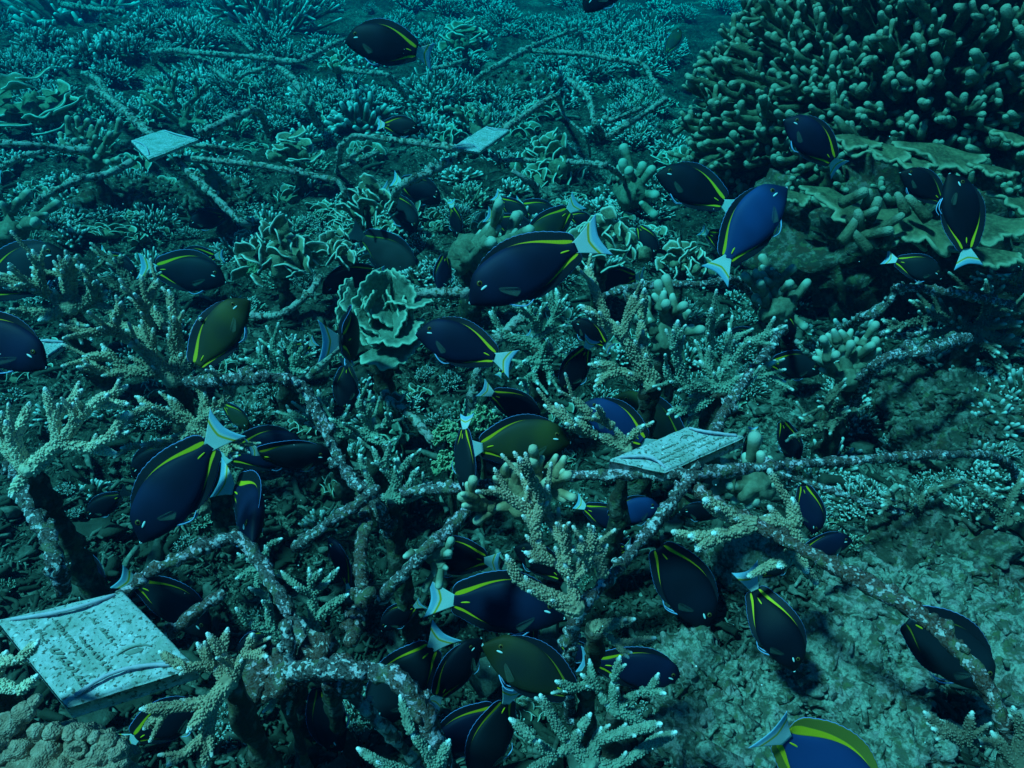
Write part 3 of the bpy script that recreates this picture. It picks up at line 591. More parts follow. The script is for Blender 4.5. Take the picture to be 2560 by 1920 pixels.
staghorn('dusky staghorn thicket below the long right-hand bar', z(9, 1560, 120), .16, Z(6, (1440, 1500), (1500, 1520), (1620, 1510), (1700, 1500), (1800, 1460), (1420, 1590), (1390, 1580)) + Z(9, (1330, 20), (1480, 20), (1550, 130), (1640, 10), (1330, 60)), 'stag_dark', .012, .006, .5, side=2, pitch=.006)
staghorn('pale-tipped staghorn at the right edge below the long bar', z(9, 2080, 160), .18, Z(9, (1890, 50), (1880, 90), (2090, 80), (2160, 110), (1990, 140), (2050, 170), (1960, 10)) + Z(6, (2190, 1460), (1900, 1490), (2010, 1550)), 'stag_dark', .012, .0065, .5, side=2, pitch=.006)
staghorn('blurred staghorn with glowing white tips in the bottom right corner', z(9, 2150, 1640), .30, Z(9, (1590, 1320), (1680, 1370), (1880, 1320), (2000, 1440), (2130, 1290), (1640, 1420), (1820, 1500), (1900, 1500), (2190, 1390)), 'stag_dark', .016, .0075, .35, side=.6, pitch=.006)
staghorn('knobbly brown growth wrapped round the bar right of the speckled tag', z(9, 800, 340), .30, Z(9, (780, 20), (800, 180), (160, 245), (200, 305), (300, 230), (370, 240), (560, 170), (700, 430), (870, 460), (290, 60), (420, 130), (250, 25), (620, 130)), 'stag_tan', 0.0161, 0.0109, .12, side=1, nub=.0026, stalked=False, tl=.006)

# rounded finger and knob corals
def fingers(label, bp, h, tips, m='finger', r0=.012, r1=.008, spread=.4, side=1.2, name='finger_coral', tl=.010, **kw):
    return staghorn(label, bp, h, tips, m, r0, r1, spread, side, 0, name=name, base_r=2.2, tl=tl, k=10, **kw)
fingers('round cluster of pale stubby finger coral right of centre', z(6, 1120, 830), .20, Z(6, (920, 720), (940, 680), (1000, 580), (1035, 555), (1080, 560), (1140, 555), (1230, 590), (1300, 620), (1310, 670), (1060, 620), (1120, 620), (1200, 650), (990, 640), (1150, 690), (1090, 680), (1250, 700), (1270, 750), (1000, 730), (960, 790), (1160, 750)), 'finger', .014, .0085)
fingers('rounded finger coral above the bar in the middle right', z(6, 690, 440), .20, Z(6, (520, 230), (560, 190), (600, 165), (660, 180), (700, 220), (760, 240), (620, 240), (560, 290), (620, 320), (580, 370), (790, 290), (850, 310), (720, 300), (680, 370), (770, 400), (800, 470), (740, 490), (650, 260)), 'finger', .014, .0085)
fingers('tall rounded finger coral behind the arching staghorn arms', z(5, 2120, 600), .20, Z(5, (2040, 340), (2100, 325), (2150, 340), (1990, 430), (2010, 490), (2040, 560), (2180, 430), (2190, 500), (2080, 420), (2120, 480)) + Z(6, (60, 430), (150, 440), (170, 530), (30, 600), (20, 340)), 'finger', .016, .010)
fingers('knobby cluster left of the small upper-left tag', z(1, 560, 980), .22, Z(1, (410, 760), (470, 780), (500, 760), (560, 770), (600, 790), (370, 850), (430, 830), (400, 900), (480, 850), (550, 850), (520, 930), (610, 940), (680, 930), (700, 1000), (450, 930), (740, 800), (640, 870)), 'finger', .022, .014)
fingers('bushy finger coral behind the small upper-left tag', z(1, 1130, 760), .10, Z(1, (880, 560), (900, 600), (950, 540), (1000, 530), (1050, 550), (1080, 660), (1160, 640), (1220, 650), (1180, 740), (1250, 760), (960, 640), (1010, 690), (1080, 740), (1130, 660), (1210, 700), (880, 620), (1280, 520), (1180, 450), (1080, 430)), 'finger', .020, .011)
fingers('small knobby coral on the bar below the upper-left tag', z(1, 1300, 1080), .20, Z(1, (1240, 990), (1290, 1020), (1340, 1070), (1370, 1130), (1400, 1180), (1330, 1180), (1270, 1060), (1220, 1030)), 'finger', .016, .011)
fingers('thick pale finger coral half cut by the left edge', z(1, 60, 1420), .22, Z(1, (110, 1220), (10, 1240), (200, 1320), (280, 1310), (260, 1370), (60, 1300), (150, 1380), (30, 1410)), 'finger', .026, .018)
fingers('lobed pale coral with short prongs above the central fish head', z(5, 900, 90), .2, Z(2, (1060, 1350), (1090, 1390), (1190, 1410), (1210, 1410), (1130, 1450), (980, 1420), (950, 1500), (1040, 1500), (1160, 1480), (1220, 1450)), 'finger', .017, .0105)
fingers('brown knob coral behind the tall brown staghorn', z(5, 1250, 1600), .31, Z(5, (900, 1490), (870, 1550), (1070, 1450), (1140, 1370), (1130, 1420), (1305, 1330), (1355, 1330), (1440, 1320), (1490, 1330), (1530, 1420), (1400, 1370), (1480, 1410), (950, 1590), (1060, 1640), (1400, 1480), (1460, 1530), (1500, 1560), (880, 1620), (1250, 1660)), 'knob', .016, .0095, .3, stalked=False)
fingers('cluster of little tube-shaped lumps hanging on the thin bar', z(8, 700, 350), .26, Z(8, (520, 370), (570, 340), (700, 300), (750, 290), (800, 320), (790, 370), (700, 390), (770, 440), (700, 480), (760, 470), (520, 430)), 'finger', .011, .008, .3, stalked=False)
fingers('knobby pale coral under the joint of the right-hand frame', z(6, 560, 1480), .27, Z(6, (350, 1350), (420, 1390), (500, 1320), (590, 1310), (400, 1500), (430, 1590), (580, 1500), (560, 1600), (620, 1480), (680, 1490), (320, 1480), (300, 1540), (640, 1340), (520, 1620)), 'finger', .019, .014, .3, side=.8, stalked=False)
fingers('stubby coral on the upper middle bars behind the rhombus tag', z(2, 960, 800), .14, Z(2, (820, 690), (860, 700), (900, 740), (950, 700), (1000, 670), (1040, 690), (1060, 740), (800, 660), (930, 660), (990, 720)), 'finger', .018, .013)
fingers('small pale finger coral right of the far bent bar', z(2, 1900, 1180), .10, Z(2, (1820, 1060), (1860, 1050), (1900, 1040), (1930, 1080), (1840, 1100), (1950, 1160), (2000, 1220), (1870, 1140), (1960, 1240)), 'finger', .016, .010)

# ruffled leaf corals
def leaf(t, org, A, o, n, Rr, span, cup, ruf, kf, m, seed=0, th=.0022, r0=.12, scal=.10):
    o = o / np.linalg.norm(o); n = n - o * n.dot(o); n /= np.linalg.norm(n); s = np.cross(n, o)
    nr, na = 20, max(26, int(span * 20)); rs = np.linspace(r0, 1, nr); th_ = np.linspace(-span / 2, span / 2, na)
    T, RR = np.meshgrid(th_, rs); rnd = random.Random(seed); p1, p2, p3 = [rnd.uniform(0, 6.3) for _ in range(3)]
    edge = 1 + scal * np.sin(kf * .7 * T + p1) + scal * .6 * np.sin(kf * 1.7 * T + p2) + .04 * np.sin(kf * 4.1 * T + p3)
    q = RR * Rr * (1 + (edge - 1) * RR ** 2)
    h = cup * Rr * RR ** 2 + ruf * Rr * RR ** 2.5 * (np.sin(kf * T + p3) + .5 * np.sin(kf * 2.1 * T + p1))
    P = A + o * (np.cos(T) * q)[..., None] + s * (np.sin(T) * q)[..., None] + n * h[..., None]
    P = P + (noise(P, 30, seed) * .05 * Rr)[..., None] * n
    gu = np.gradient(P, axis=0); gv = np.gradient(P, axis=1); nn = np.cross(gu, gv); nn /= np.linalg.norm(nn, axis=-1)[..., None] + 1e-12
    a = np.clip((RR - .86) / .14, 0, 1) * .65
    tt = th * (1 - .3 * RR)[..., None]
    top = P + nn * tt; bot = P - nn * tt; k = na; nv = nr * na
    i = (np.arange(nr - 1) * k)[:, None]; j = np.arange(k - 1)[None]; Q = np.stack([i + j, i + j + 1, i + k + j + 1, i + k + j], -1).reshape(-1, 4)
    mb = MB(); mb.add(np.concatenate([top.reshape(-1, 3), bot.reshape(-1, 3)]), np.vstack([Q, Q[:, ::-1] + nv]), None, np.concatenate([a.ravel(), a.ravel()]))
    ring = [j for j in range(k)] + [i * k + k - 1 for i in range(1, nr)] + [(nr - 1) * k + j for j in range(k - 2, -1, -1)] + [i * k for i in range(nr - 2, 0, -1)]
    mm = len(ring); mb.f[4].append(np.array([(ring[x], ring[x] + nv, ring[(x + 1) % mm] + nv, ring[(x + 1) % mm]) for x in range(mm)]))
    # bright rounded lip along the outer edge
    tube(mb, P[-1], th * .85, 6, .70, .15, 300)
    mb.build('frond', M[m], t, org)
def leafy(label, bp, h, px, nleaf, m='leafy', size=.4, ruf=.16, cup=.35, name='leaf_coral', kf=4, up=.8, group=None, stalked=True, span=2.5, upright=True):
    """px: radius of the colony in photo pixels"""
    P = PZ(bp, h); d = zdepth(P); Rc = px / F * d; t = thing(name, label, 'coral', P, group); nleaf = int(nleaf * 1.9); kf = kf * .45; size *= .66
    for i in range(nleaf):
        ph = i * 2.39996 + random.uniform(-.4, .4); q = math.sqrt((i + .5) / nleaf); rr = Rc * q * .85
        c, s_ = math.cos(ph), math.sin(ph); A = P + np.array([c * rr, s_ * rr * .8, Rc * (.50 - 1.05 * q + random.uniform(-.16, .16))])
        if upright:
            aa = ph + random.uniform(-1.2, 1.2); o = np.array([c * .55 * q, s_ * .55 * q - .15, up]); n = np.array([math.cos(aa), math.sin(aa), .25]); cu = random.uniform(.1, cup)
        else: o = np.array([c, s_ - .3, random.uniform(.05, .35)]); n = np.array([-c * .2, -s_ * .2 - .2, 1.0]); cu = .12
        leaf(t, P, A, o, n, Rc * size * random.uniform(.7, 1.25), random.uniform(.75, 1.15) * span, cu, ruf * random.uniform(.6, 1.3), kf * random.uniform(.7, 1.3), m, random.randint(0, 9999), th=.0012 * d / .9)
    mb = MB()
    for _ in range(7): blob(mb, P + np.array([*rng.normal(0, .36, 2), random.uniform(-.5, -.12)]) * Rc, Rc * random.uniform(.16, .28), 3, .4, 50, 0, random.randint(0, 99))
    mb.build('base', M[m], t, P)
    if stalked: stalk(t, P, P - np.array([0, 0, .25 * Rc]), Rc * .14)
    return t
leafy('curly lettuce coral with bright white rims, centre left', z(1, 1690, 1500), .24, 110, 18, 'leafy', 0.42)
leafy('smaller curly coral right beside the white-rimmed lettuce coral', z(1, 2060, 1500), .22, 70, 13, 'leafy', 0.45)
leafy('upright curly coral hugging the bar above centre', z(2, 280, 1210), .20, 75, 15, 'leafy', 0.45)
leafy('dark ring-shaped lettuce coral with curled pale rims, upper middle', z(2, 1400, 930), .12, 95, 20, 'leafy', 0.36)
leafy('pale curled coral right of the largest central fish tail', z(2, 1720, 1440), .22, 105, 20, 'leafy', 0.38)
leafy('small curly coral under the bright blue fish tail', z(3, 130, 1560), .22, 72, 15, 'leafy', 0.42)
leafy('layered plate coral with glowing edges at the far left', z(1, 180, 590), .24, 115, 11, 'leafy', 0.62, upright=False)
leafy('thin wavy plate coral right of the bent upper-left bar', z(1, 1790, 880), .22, 65, 9, 'leafy', 0.60, upright=False)
leafy('ruffled leaf coral at the far upper left behind the bars', z(1, 1060, 230), .2, 70, 9, 'leafy', 0.60, upright=False)
leafy('small ruffled plate coral at the crossing of far bars', z(2, 880, 200), .28, 60, 10, 'leafy', 0.55, upright=False)
leafy('frilly leaf coral between two bars, left of the fish school', z(1, 2050, 380), .22, 40, 8, 'leafy', 0.50)
leafy('green cauliflower-like frilly coral beside the upright fish tail', z(5, 780, 1160), .22, 44, 20, 'brain', 0.36, ruf=.2, kf=9, span=3.0)
leafy('green frilly coral behind the fish snout in the centre', z(5, 990, 1070), .20, 42, 18, 'brain', 0.36, ruf=.2, kf=9, span=3.0)
leafy('low green frilly coral under the upright fish tail', z(5, 780, 1340), .20, 42, 18, 'brain', 0.38, ruf=.2, kf=9, span=3.0)
def cabbage():
    P = PZ(z(5, 330, 500), .29); t = thing('cabbage_coral', 'broad blue-green cabbage coral left of the two central fish', 'coral', P); d = zdepth(P)
    specs = [((370, 330), (280, 230), 105), ((420, 320), (460, 240), 110), ((480, 330), (600, 240), 95), ((230, 420), (120, 400), 120), ((330, 430), (290, 400), 90), ((400, 440), (380, 400), 60), ((360, 500), (300, 540), 110), ((450, 480), (540, 480), 95), ((470, 560), (560, 560), 80), ((420, 620), (470, 740), 150), ((560, 640), (620, 640), 70), ((180, 500), (110, 520), 75), ((560, 360), (560, 410), 95), ((500, 400), (600, 340), 80)]
    specs += [((390, 470), (350, 560), 120), ((350, 400), (240, 330), 120), ((420, 400), (520, 300), 120), ((330, 520), (200, 590), 110), ((450, 520), (500, 640), 130), ((400, 420), (330, 470), 100), ((440, 440), (470, 400), 90), ((280, 440), (180, 470), 110)]
    for i, (a, c, rr) in enumerate(specs):
        dd = d + .0 + random.uniform(-.02, .02); A = PD(z(5, *a), dd + .01); B = PD(z(5, *c), dd - .015)
        o = B - A; n = CAM - A; n = n / np.linalg.norm(n) + np.array([0, 0, .35])
        leaf(t, P, A - o * .1, o, n, rr * K / F * d * 1.5, 2.5, .10, .07, 5.0, 'leafteal', i + 3, r0=.06, scal=.07)
    stalk(t, P, P - np.array([0, -.02, .02]), .03)
cabbage()
leafy('small folded green coral at the elbow of the pale slanting bar', z(5, 480, 990), .20, 36, 5, 'leafteal', 0.80)
leafy('small folded green leaf coral under the pale slanting bar', z(5, 470, 1190), .14, 34, 5, 'leafteal', 0.80)

# ------------------------------------------------------------------ the great coral mound on the right
def mound():
    C0 = np.array([1.20, 1.98, .38]); RX = np.array([.74, .50, .62])
    t = thing('coral_mound', 'huge olive mound of stubby branching coral filling the upper right', 'coral', (C0[0], C0[1], 0))
    o = np.array([C0[0], C0[1], 0]); mb = MB()
    blob(mb, C0 - [0, 0, .02], RX * .70, 5, .12, 6, 0, 11); blob(mb, C0 + [.55, .35, -.1], RX * .7, 4, .15, 6, 0, 12); mb.build('core', M['mound'], t, o)
    mb = MB(); n = 1900; cnt = 0
    for i in range(n):
        y = 1 - (i + .5) / n * 1.55; r = math.sqrt(max(0, 1 - y * y)); ph = i * 2.39996
        d = np.array([math.cos(ph) * r, math.sin(ph) * r, y]); dn = float(noise(d[None], 2.6, 77)[0]); P = C0 + d * RX * (.84 + .09 * dn)
        if d[1] > .45: continue
        if P[2] < .22 + .06 * math.sin(9 * P[0]): continue
        if float(noise(d[None], 6.5, 31)[0]) < -.62: continue
        nd = d / RX; nd /= np.linalg.norm(nd); lf = nd * .9 + np.array([-.72, -.20, .16]) + rng.normal(0, .36, 3); lf /= np.linalg.norm(lf)
        ln = random.uniform(.03, .085) * (1 + .6 * dn); s = i
        Cc = smoothpath([P - nd * .12, P + lf * ln * .5 + rng.normal(0, .006, 3), P + lf * ln + np.array([0, 0, .012])], .008)
        rad = np.linspace(.016, random.uniform(.0055, .0095), len(Cc)); a = tipgrad(Cc, .012, .6, .013); tube(mb, Cc, rad, 8, a, .24, 75, True, s)
        for _ in range(random.choice((2, 3, 4, 5))):
            j = random.randint(len(Cc) // 4, len(Cc) - 1); dd = rng.normal(0, 1, 3) + lf * .9 + np.array([-.1, -.1, .3]); dd /= np.linalg.norm(dd); l2 = random.uniform(.014, .042)
            C2 = smoothpath([Cc[j], Cc[j] + dd * l2 * .55, Cc[j] + dd * l2 + [0, 0, .004]], .006); tube(mb, C2, np.linspace(rad[j] * .85, .0072, len(C2)) * random.uniform(.7, 1), 7, tipgrad(C2, .01, .6, .011), .12, 70, True, s)
    mb.build('branches', M['mound'], t, o)
    # shelf-like plates along its foot
    for i, (a, c, px, dep, sp) in enumerate([((1300, 880), (1300, 1000), 300, 1.36, 2.4), ((1180, 850), (1160, 960), 200, 1.35, 2.2), ((1720, 900), (1700, 1060), 330, 1.36, 2.4), ((1330, 1330), (1160, 1460), 400, 1.24, 2.4), ((1560, 1320), (1480, 1540), 400, 1.22, 2.2), ((1950, 1350), (2050, 1480), 330, 1.24, 2.6), ((2050, 1050), (2080, 1120), 150, 1.28, 2.8), ((790, 1200), (800, 1330), 150, 1.40, 2.6), ((2190, 850), (2120, 930), 180, 1.30, 2.4), ((2250, 1250), (2200, 1340), 260, 1.30, 2.4), ((1050, 1180), (960, 1290), 240, 1.46, 2.2), ((1980, 1560), (2050, 1660), 260, 1.16, 2.6), ((1500, 960), (1480, 1060), 260, 1.34, 2.4)]):
        A = PD(z(3, *a), dep + .02); B = PD(z(3, *c), dep - .02); ov = B - A; ov = ov / np.linalg.norm(ov) + np.array([0, -.9, -.15])
        leaf(t, o, A + [0, .03, 0], ov, np.array([0, -.75, 1.0]), px * K / F * dep * .9, sp, .06, .06, 7, 'plateleaf', 70 + i, .004, .05, .10)
    mb = MB()
    for (x, y) in [(1190, 1160), (1260, 1170), (1300, 1230), (1460, 1200), (1400, 1320), (1200, 1300), (1150, 1360), (1290, 1390), (1200, 1420), (1380, 1410), (1550, 1220), (1250, 1270)]:
        P = PD(z(3, x, y), 1.19); dd = np.append(rng.normal(0, .02, 2), 0); Cc = smoothpath([P + [0, .01, -.03] - dd, P + [0, 0, -.01], P + dd * .5], .008); tube(mb, Cc, np.linspace(.010, random.uniform(.005, .008), len(Cc)), 9, tipgrad(Cc, .012, .5, .012), .15, 60)
    mb.build('knobs', M['mound'], t, o)
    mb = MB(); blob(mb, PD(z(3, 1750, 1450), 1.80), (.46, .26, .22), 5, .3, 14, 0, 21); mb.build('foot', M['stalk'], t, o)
mound()

# ------------------------------------------------------------------ boulders, rock
def rock(mb, P, r, squash, sub, seed):
    v, f = ICO[sub]; W = v * np.array([r, r * .85, r * squash]) + P; q = 0
    for i, a in enumerate((.42, .28, .19, .13, .08)): nn = noise(W, 1.6 / r * 2.1 ** i, seed + i); q = q + a * (nn if i < 1 else np.abs(nn) * 1.4 - .3)
    W = W + v * (r * .55 * q)[:, None]; mb.add(W, None, f, 0)
def boulder(label, p, r, m='boulder', seed=0, squash=.6, up=0.0, sub=5, name='coral_rock', cat='rock', group=None, rough=.42):
    P = PG(p); P = np.array([P[0], P[1], float(terrain(P[0], P[1])) + up]); mb = MB(); r *= .82; rock(mb, P, r, squash * .85, 6 if r > .05 else sub, seed)
    if r > .05:      # knobs, shards and turf-covered lumps cemented to the top
        V = mb.v[0]; tops = V[V[:, 2] > P[2] + .12 * r]
        for _ in range(150):
            c = tops[random.randrange(len(tops))]; q = r * .035 * math.exp(rng.normal(0, .6))
            if random.random() < .25:
                dd = rng.normal(0, 1, 3); dd[2] *= .4; dd /= np.linalg.norm(dd); tube(mb, np.array([c - dd * q * 2.5, c + [0, 0, q * .5], c + dd * q * 2.5]), q * .55, 6, 0, .4, 90)
            else: blob(mb, c, (q, q * random.uniform(.6, 1.3), q * random.uniform(.4, .9)), 2, .7, 1.6 / q, 0, random.randint(0, 99))
    o = mb.build(name, M[m], None, P); tag(o, label, cat, group); return o
boulder('broad pale crusty rock at the lower right, left of the diving bent fish', z(9, 560, 1250), .085, 'boulder', 1)
boulder('pale lumpy rock between the bent fish and the bottom-edge fish', z(9, 1150, 1080), .10, 'boulder', 2)
boulder('big pale rock hidden partly by the dark fish at lower right', z(9, 1500, 700), .13, 'boulder', 3)
boulder('rounded dark-pored rock right of the rusty diagonal bar', z(9, 1650, 420), .11, 'boulderdark', 4, .8)
boulder('pale rock at the right edge below the dark fish', z(9, 2080, 1050), .12, 'boulder', 5)
boulder('rock with tan crust above the white-tailed bent fish', z(9, 520, 380), .06, 'boulder', 6, .8)
boulder('pale rock under the big blue fish raised fin', z(9, 1350, 1500), .08, 'boulder', 7)
boulder('domed knobbly boulder between bottom staghorn and blue fish', z(9, 230, 1150), .075, 'boulder', 8, .9)
boulder('lumpy boulder at the bottom right of the centre staghorn', z(9, 330, 1500), .085, 'boulder', 9, .8)
boulder('smooth purplish rubble lump right of the dark arching frame', z(6, 1420, 850), .07, 'boulder', 10, .6)
boulder('bluish lumpy rock in the right-hand hollow', z(6, 1640, 1000), .11, 'boulderdark', 11, .6)
boulder('low rock behind the two arching dark bars at right', z(6, 1950, 1030), .12, 'boulderdark', 12, .5)
boulder('long low rock between long bar and right thicket', z(6, 1700, 1220), .10, 'boulderdark', 13, .5)
boulder('dark overgrown rock in the middle of the upper left', z(1, 1330, 1250), .16, 'boulderdark', 14, .5)
boulder('dark overgrown rock under the far upper frame', z(2, 1150, 600), .26, 'boulderdark', 15, .5)
boulder('dark rock behind the curly white-rimmed coral', z(1, 800, 1250), .20, 'boulderdark', 16, .5)
boulder('greenish rock chunk by the green fish head', z(4, 1570, 370), .028, 'brain', 17, .8, .08, 4)
boulder('small yellowish sponge lump beside the bar, lower left', z(7, 1310, 430), .020, 'tunic', 18, .6, .12, 4, 'sponge', 'sponge')
def lobed():
    P = PZ(z(7, 380, 1640), .40); t = thing('lobed_coral', 'big pale tan lobed coral with a dark hole in the bottom left corner', 'coral', P); d = zdepth(P)
    u = K / F * d; mb = MB(); blob(mb, P + UPV * -60 * u, np.array([420, 300, 190]) * u, 5, .22, .9 / (60 * u), 0, 4)
    for x, y, r in [(130, 1540, 90), (230, 1440, 62), (330, 1440, 60), (430, 1450, 55), (520, 1455, 55), (575, 1475, 48), (655, 1500, 60), (720, 1560, 70), (740, 1630, 60), (300, 1560, 100), (600, 1590, 95), (20, 1600, 90), (60, 1400, 85), (150, 1320, 70), (215, 1250, 42), (0, 1450, 110), (430, 1640, 80), (180, 1640, 90), (500, 1560, 60)]:
        blob(mb, PD(z(7, x, y), d - 30 * u), r * u * .92, 4, .22, .8 / (30 * u), 0, x, None, .5)
    mb.build('lobes', M['tunic'], t, P)
    hb = MB(); Q = PD(z(7, 475, 1545), d - 100 * u); ring = [Q + RIGHT * 46 * u * math.cos(q) + UPV * 38 * u * math.sin(q * 1.0) for q in np.linspace(0, 6.283, 22)]; tube(hb, np.array(ring), 17 * u, 8, 0, .5, 150); hb.build('hole_rim', M['tunic'], t, P)
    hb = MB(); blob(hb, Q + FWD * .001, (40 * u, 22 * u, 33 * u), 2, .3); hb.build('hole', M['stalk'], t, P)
    stalk(t, P, P - np.array([0, -.01, .02]), .05)
lobed()
staghorn('yellowish blurred branch crossing the tag at the left edge', z(7, -60, 1130), .38, Z(7, (235, 880), (225, 900), (225, 1095), (115, 1190), (120, 1000), (40, 950)), 'stag_pale', .016, .008, .15, side=.5)

# ------------------------------------------------------------------ fish
SX = np.array([0, .02, .05, .10, .16, .24, .34, .45, .56, .68, .78, .86, .92, .97, 1.0])
TOP = np.array([-.055, -.012, .052, .128, .182, .208, .236, .244, .232, .192, .142, .096, .064, .050, .050])
BOT = np.array([-.075, -.092, -.112, -.140, -.170, -.202, -.226, -.232, -.218, -.180, -.132, -.088, -.058, -.046, -.046])
WID = np.array([.008, .022, .036, .054, .068, .080, .086, .084, .076, .060, .044, .030, .021, .016, .013])
def warp(V, Ls, bend):       # swing of the rear body and tail
    V = np.array(V, float); s = 1 - V[..., 0]; q = np.clip(s - .40, 0, None); V[..., 1] = V[..., 1] + bend * q ** 2; V[..., 0] = V[..., 0] + abs(bend) * .25 * q ** 2
    return V * Ls
def sheet(V, UV, th, bend, Ls, name, m, root):
    V = np.asarray(V); nr, nc = V.shape[:2]; T = np.stack([V, V], 0); e = np.linspace(1, .35, nr)[:, None] * th
    T[0, ..., 1] += e; T[1, ..., 1] -= e; nv = nr * nc
    i = (np.arange(nr - 1) * nc)[:, None]; j = np.arange(nc - 1)[None]; Q = np.stack([i + j, i + j + 1, i + nc + j + 1, i + nc + j], -1).reshape(-1, 4)
    ring = [j for j in range(nc)] + [i * nc + nc - 1 for i in range(1, nr)] + [(nr - 1) * nc + j for j in range(nc - 2, -1, -1)] + [i * nc for i in range(nr - 2, 0, -1)]
    k = len(ring); R_ = [(ring[x], ring[x] + nv, ring[(x + 1) % k] + nv, ring[(x + 1) % k]) for x in range(k)]
    mb = MB(); mb.add(warp(T, Ls, bend).reshape(-1, 3), np.vstack([Q, Q[:, ::-1] + nv, R_]))
    uv = np.concatenate([UV.reshape(-1, 2)] * 2); return mb.build(name, m, root, (0, 0, 0), True, uv)
def orient(root, P, X, Zv):
    X = X / np.linalg.norm(X); Zv = Zv - X * Zv.dot(X); Zv /= np.linalg.norm(Zv); Y = np.cross(Zv, X)
    from mathutils import Matrix
    root.matrix_world = Matrix(((X[0], Y[0], Zv[0], P[0]), (X[1], Y[1], Zv[1], P[1]), (X[2], Y[2], Zv[2], P[2]), (0, 0, 0, 1)))
def fish(label, nose, base, dors, body='navy', bend=0.0, lean=.28, d=None, L_=.165, ts=0, fin='FIN', tail=True, deep=1.0, raised=1.0, group='surgeonfish of the feeding school', name='surgeonfish', cat='fish', tw=1.0):
    nose = np.array(nose, float); base = np.array(base, float); mid = (nose + base) / 2; px = np.linalg.norm(nose - base)
    gd = zdepth(PG(tuple(mid), .05)) - (.07 if mid[0] > 1780 and mid[1] > 1180 else 0)
    if bend == 0: bend = random.uniform(-.22, .22)
    deep *= random.uniform(.95, 1.05); raised *= random.uniform(.8, 1.2); tw *= random.uniform(.92, 1.15)
    if d is None:
        d = min(L_ * F / px, gd - .03)
        Ls = px * d / F; t3 = 0
        if Ls < .10 and ts == 0: pass
        if ts: d = min(d * .72, gd - .06); Ls = px * d / F; Ls = max(Ls, min(L_, Ls * 1.8)); 
    else: d = min(d, gd - .03); Ls = px * d / F
    if ts or (d is not None and L_ > Ls * 1.02 and ts):
        Lt = max(L_, Ls * 1.02); t3 = math.sqrt(max(0, 1 - (Ls / Lt) ** 2)) * Lt / 2 * ts; Ls = Lt
    else: t3 = 0
    A = PD(nose, d - t3); B = PD(base, d + t3)      # ts>0: head nearer
    X = A - B; D2 = np.array(dors, float); D2 /= np.linalg.norm(D2); Dv = RIGHT * D2[0] - UPV * D2[1]
    X1 = X / np.linalg.norm(X); Dv = Dv - X1 * Dv.dot(X1); Dv /= np.linalg.norm(Dv); toward = -FWD - X1 * (-FWD).dot(X1); toward /= np.linalg.norm(toward)
    toward = toward - Dv * toward.dot(Dv); toward /= np.linalg.norm(toward) + 1e-9
    Zv = Dv * math.cos(lean) + toward * math.sin(lean)
    root = thing(name, label, cat, (0, 0, 0), group); Ls = np.linalg.norm(X); orient(root, B, X, Zv)
    # body
    s = np.concatenate([np.linspace(0, .12, 9), np.linspace(.15, 1.0, 30)]); tp = np.interp(s, SX, TOP) ; bt = np.interp(s, SX, BOT); wd = np.interp(s, SX, WID)
    from numpy import convolve
    def sm(a): b = np.pad(a, 2, 'edge'); return np.convolve(b, [.1, .2, .4, .2, .1], 'valid')
    tp, bt, wd = sm(tp) * deep, sm(bt) * deep, sm(wd) * tw; k = 22; ph = np.arange(k) * 2 * np.pi / k
    c, sn = np.cos(ph), np.sin(ph); zc = (tp + bt) / 2; zh = (tp - bt) / 2
    V = np.stack([np.broadcast_to((1 - s)[:, None], (len(s), k)), wd[:, None] * np.sign(sn) * np.abs(sn) ** .85, zc[:, None] + zh[:, None] * np.sign(c) * np.abs(c) ** .95], -1)
    n = len(s); i = np.arange(n - 1)[:, None] * k; j = np.arange(k)[None]; j2 = (j + 1) % k; Q = np.stack([i + j, i + k + j, i + k + j2, i + j2], -1).reshape(-1, 4)
    V2 = np.vstack([V.reshape(-1, 3), [[1.004, 0, zc[0]]], [[0, 0, zc[-1]]]]); tr = [(n * k, q, (q + 1) % k) for q in range(k)] + [(n * k + 1, (n - 1) * k + (q + 1) % k, (n - 1) * k + q) for q in range(k)]
    att = np.concatenate([np.repeat(np.clip(1 - s * 1.5, 0, 1), k), [1, 0]]); mb = MB(); mb.add(warp(V2, Ls, bend), Q, tr, att); mb.build('body', BODY[body], root)
    fm = {'FIN': FIN, 'FINB': FINB, 'FINY': FINY}[fin]
    for up, s0, s1, nm, H in ((1, .17, .985, 'dorsal_fin', .105 * raised), (-1, .42, .985, 'anal_fin', .085)):
        u = np.linspace(0, 1, 44); v = np.linspace(0, 1, 9); sb = s0 + (s1 - s0) * u; prof = np.interp(sb, s, tp if up > 0 else bt) - up * .012
        hh = H * np.clip(np.interp(u, [0, .08, .3, .7, .90, .97, 1], [.10, .42, .75, 1.0, 1.02, .75, .22]), 0, 2)
        U, VV = np.meshgrid(u, v); lean_ = .35 * VV * hh[None] * (0.3 + U)
        G = np.stack([1 - sb[None] - lean_ - .02 * VV * U, np.zeros_like(U) + .006 * np.sin(U * 9) * VV, prof[None] + up * hh[None] * VV + up * 0.003 * np.sin(U * 90) * (VV > .95)], -1)
        sheet(G, np.stack([U, VV], -1), .0032, bend, Ls, nm, fm, root)
    if tail:
        u = np.linspace(-1, 1, 25); v = np.linspace(0, 1, 12); U, VV = np.meshgrid(u, v); W = .046 + (  .185 - .046) * VV ** 1.15
        ln = .225 + .055 * np.abs(U) ** 1.6; G = np.stack([-.0 + .02 - VV * ln, .012 * np.sin(VV * 3) * U, U * W + .002], -1)
        sheet(G, np.stack([(U + 1) / 2, VV], -1), .004, bend * 1.3, Ls, 'tail_fin', TAIL if fin != 'FINB' else TAILD, root)
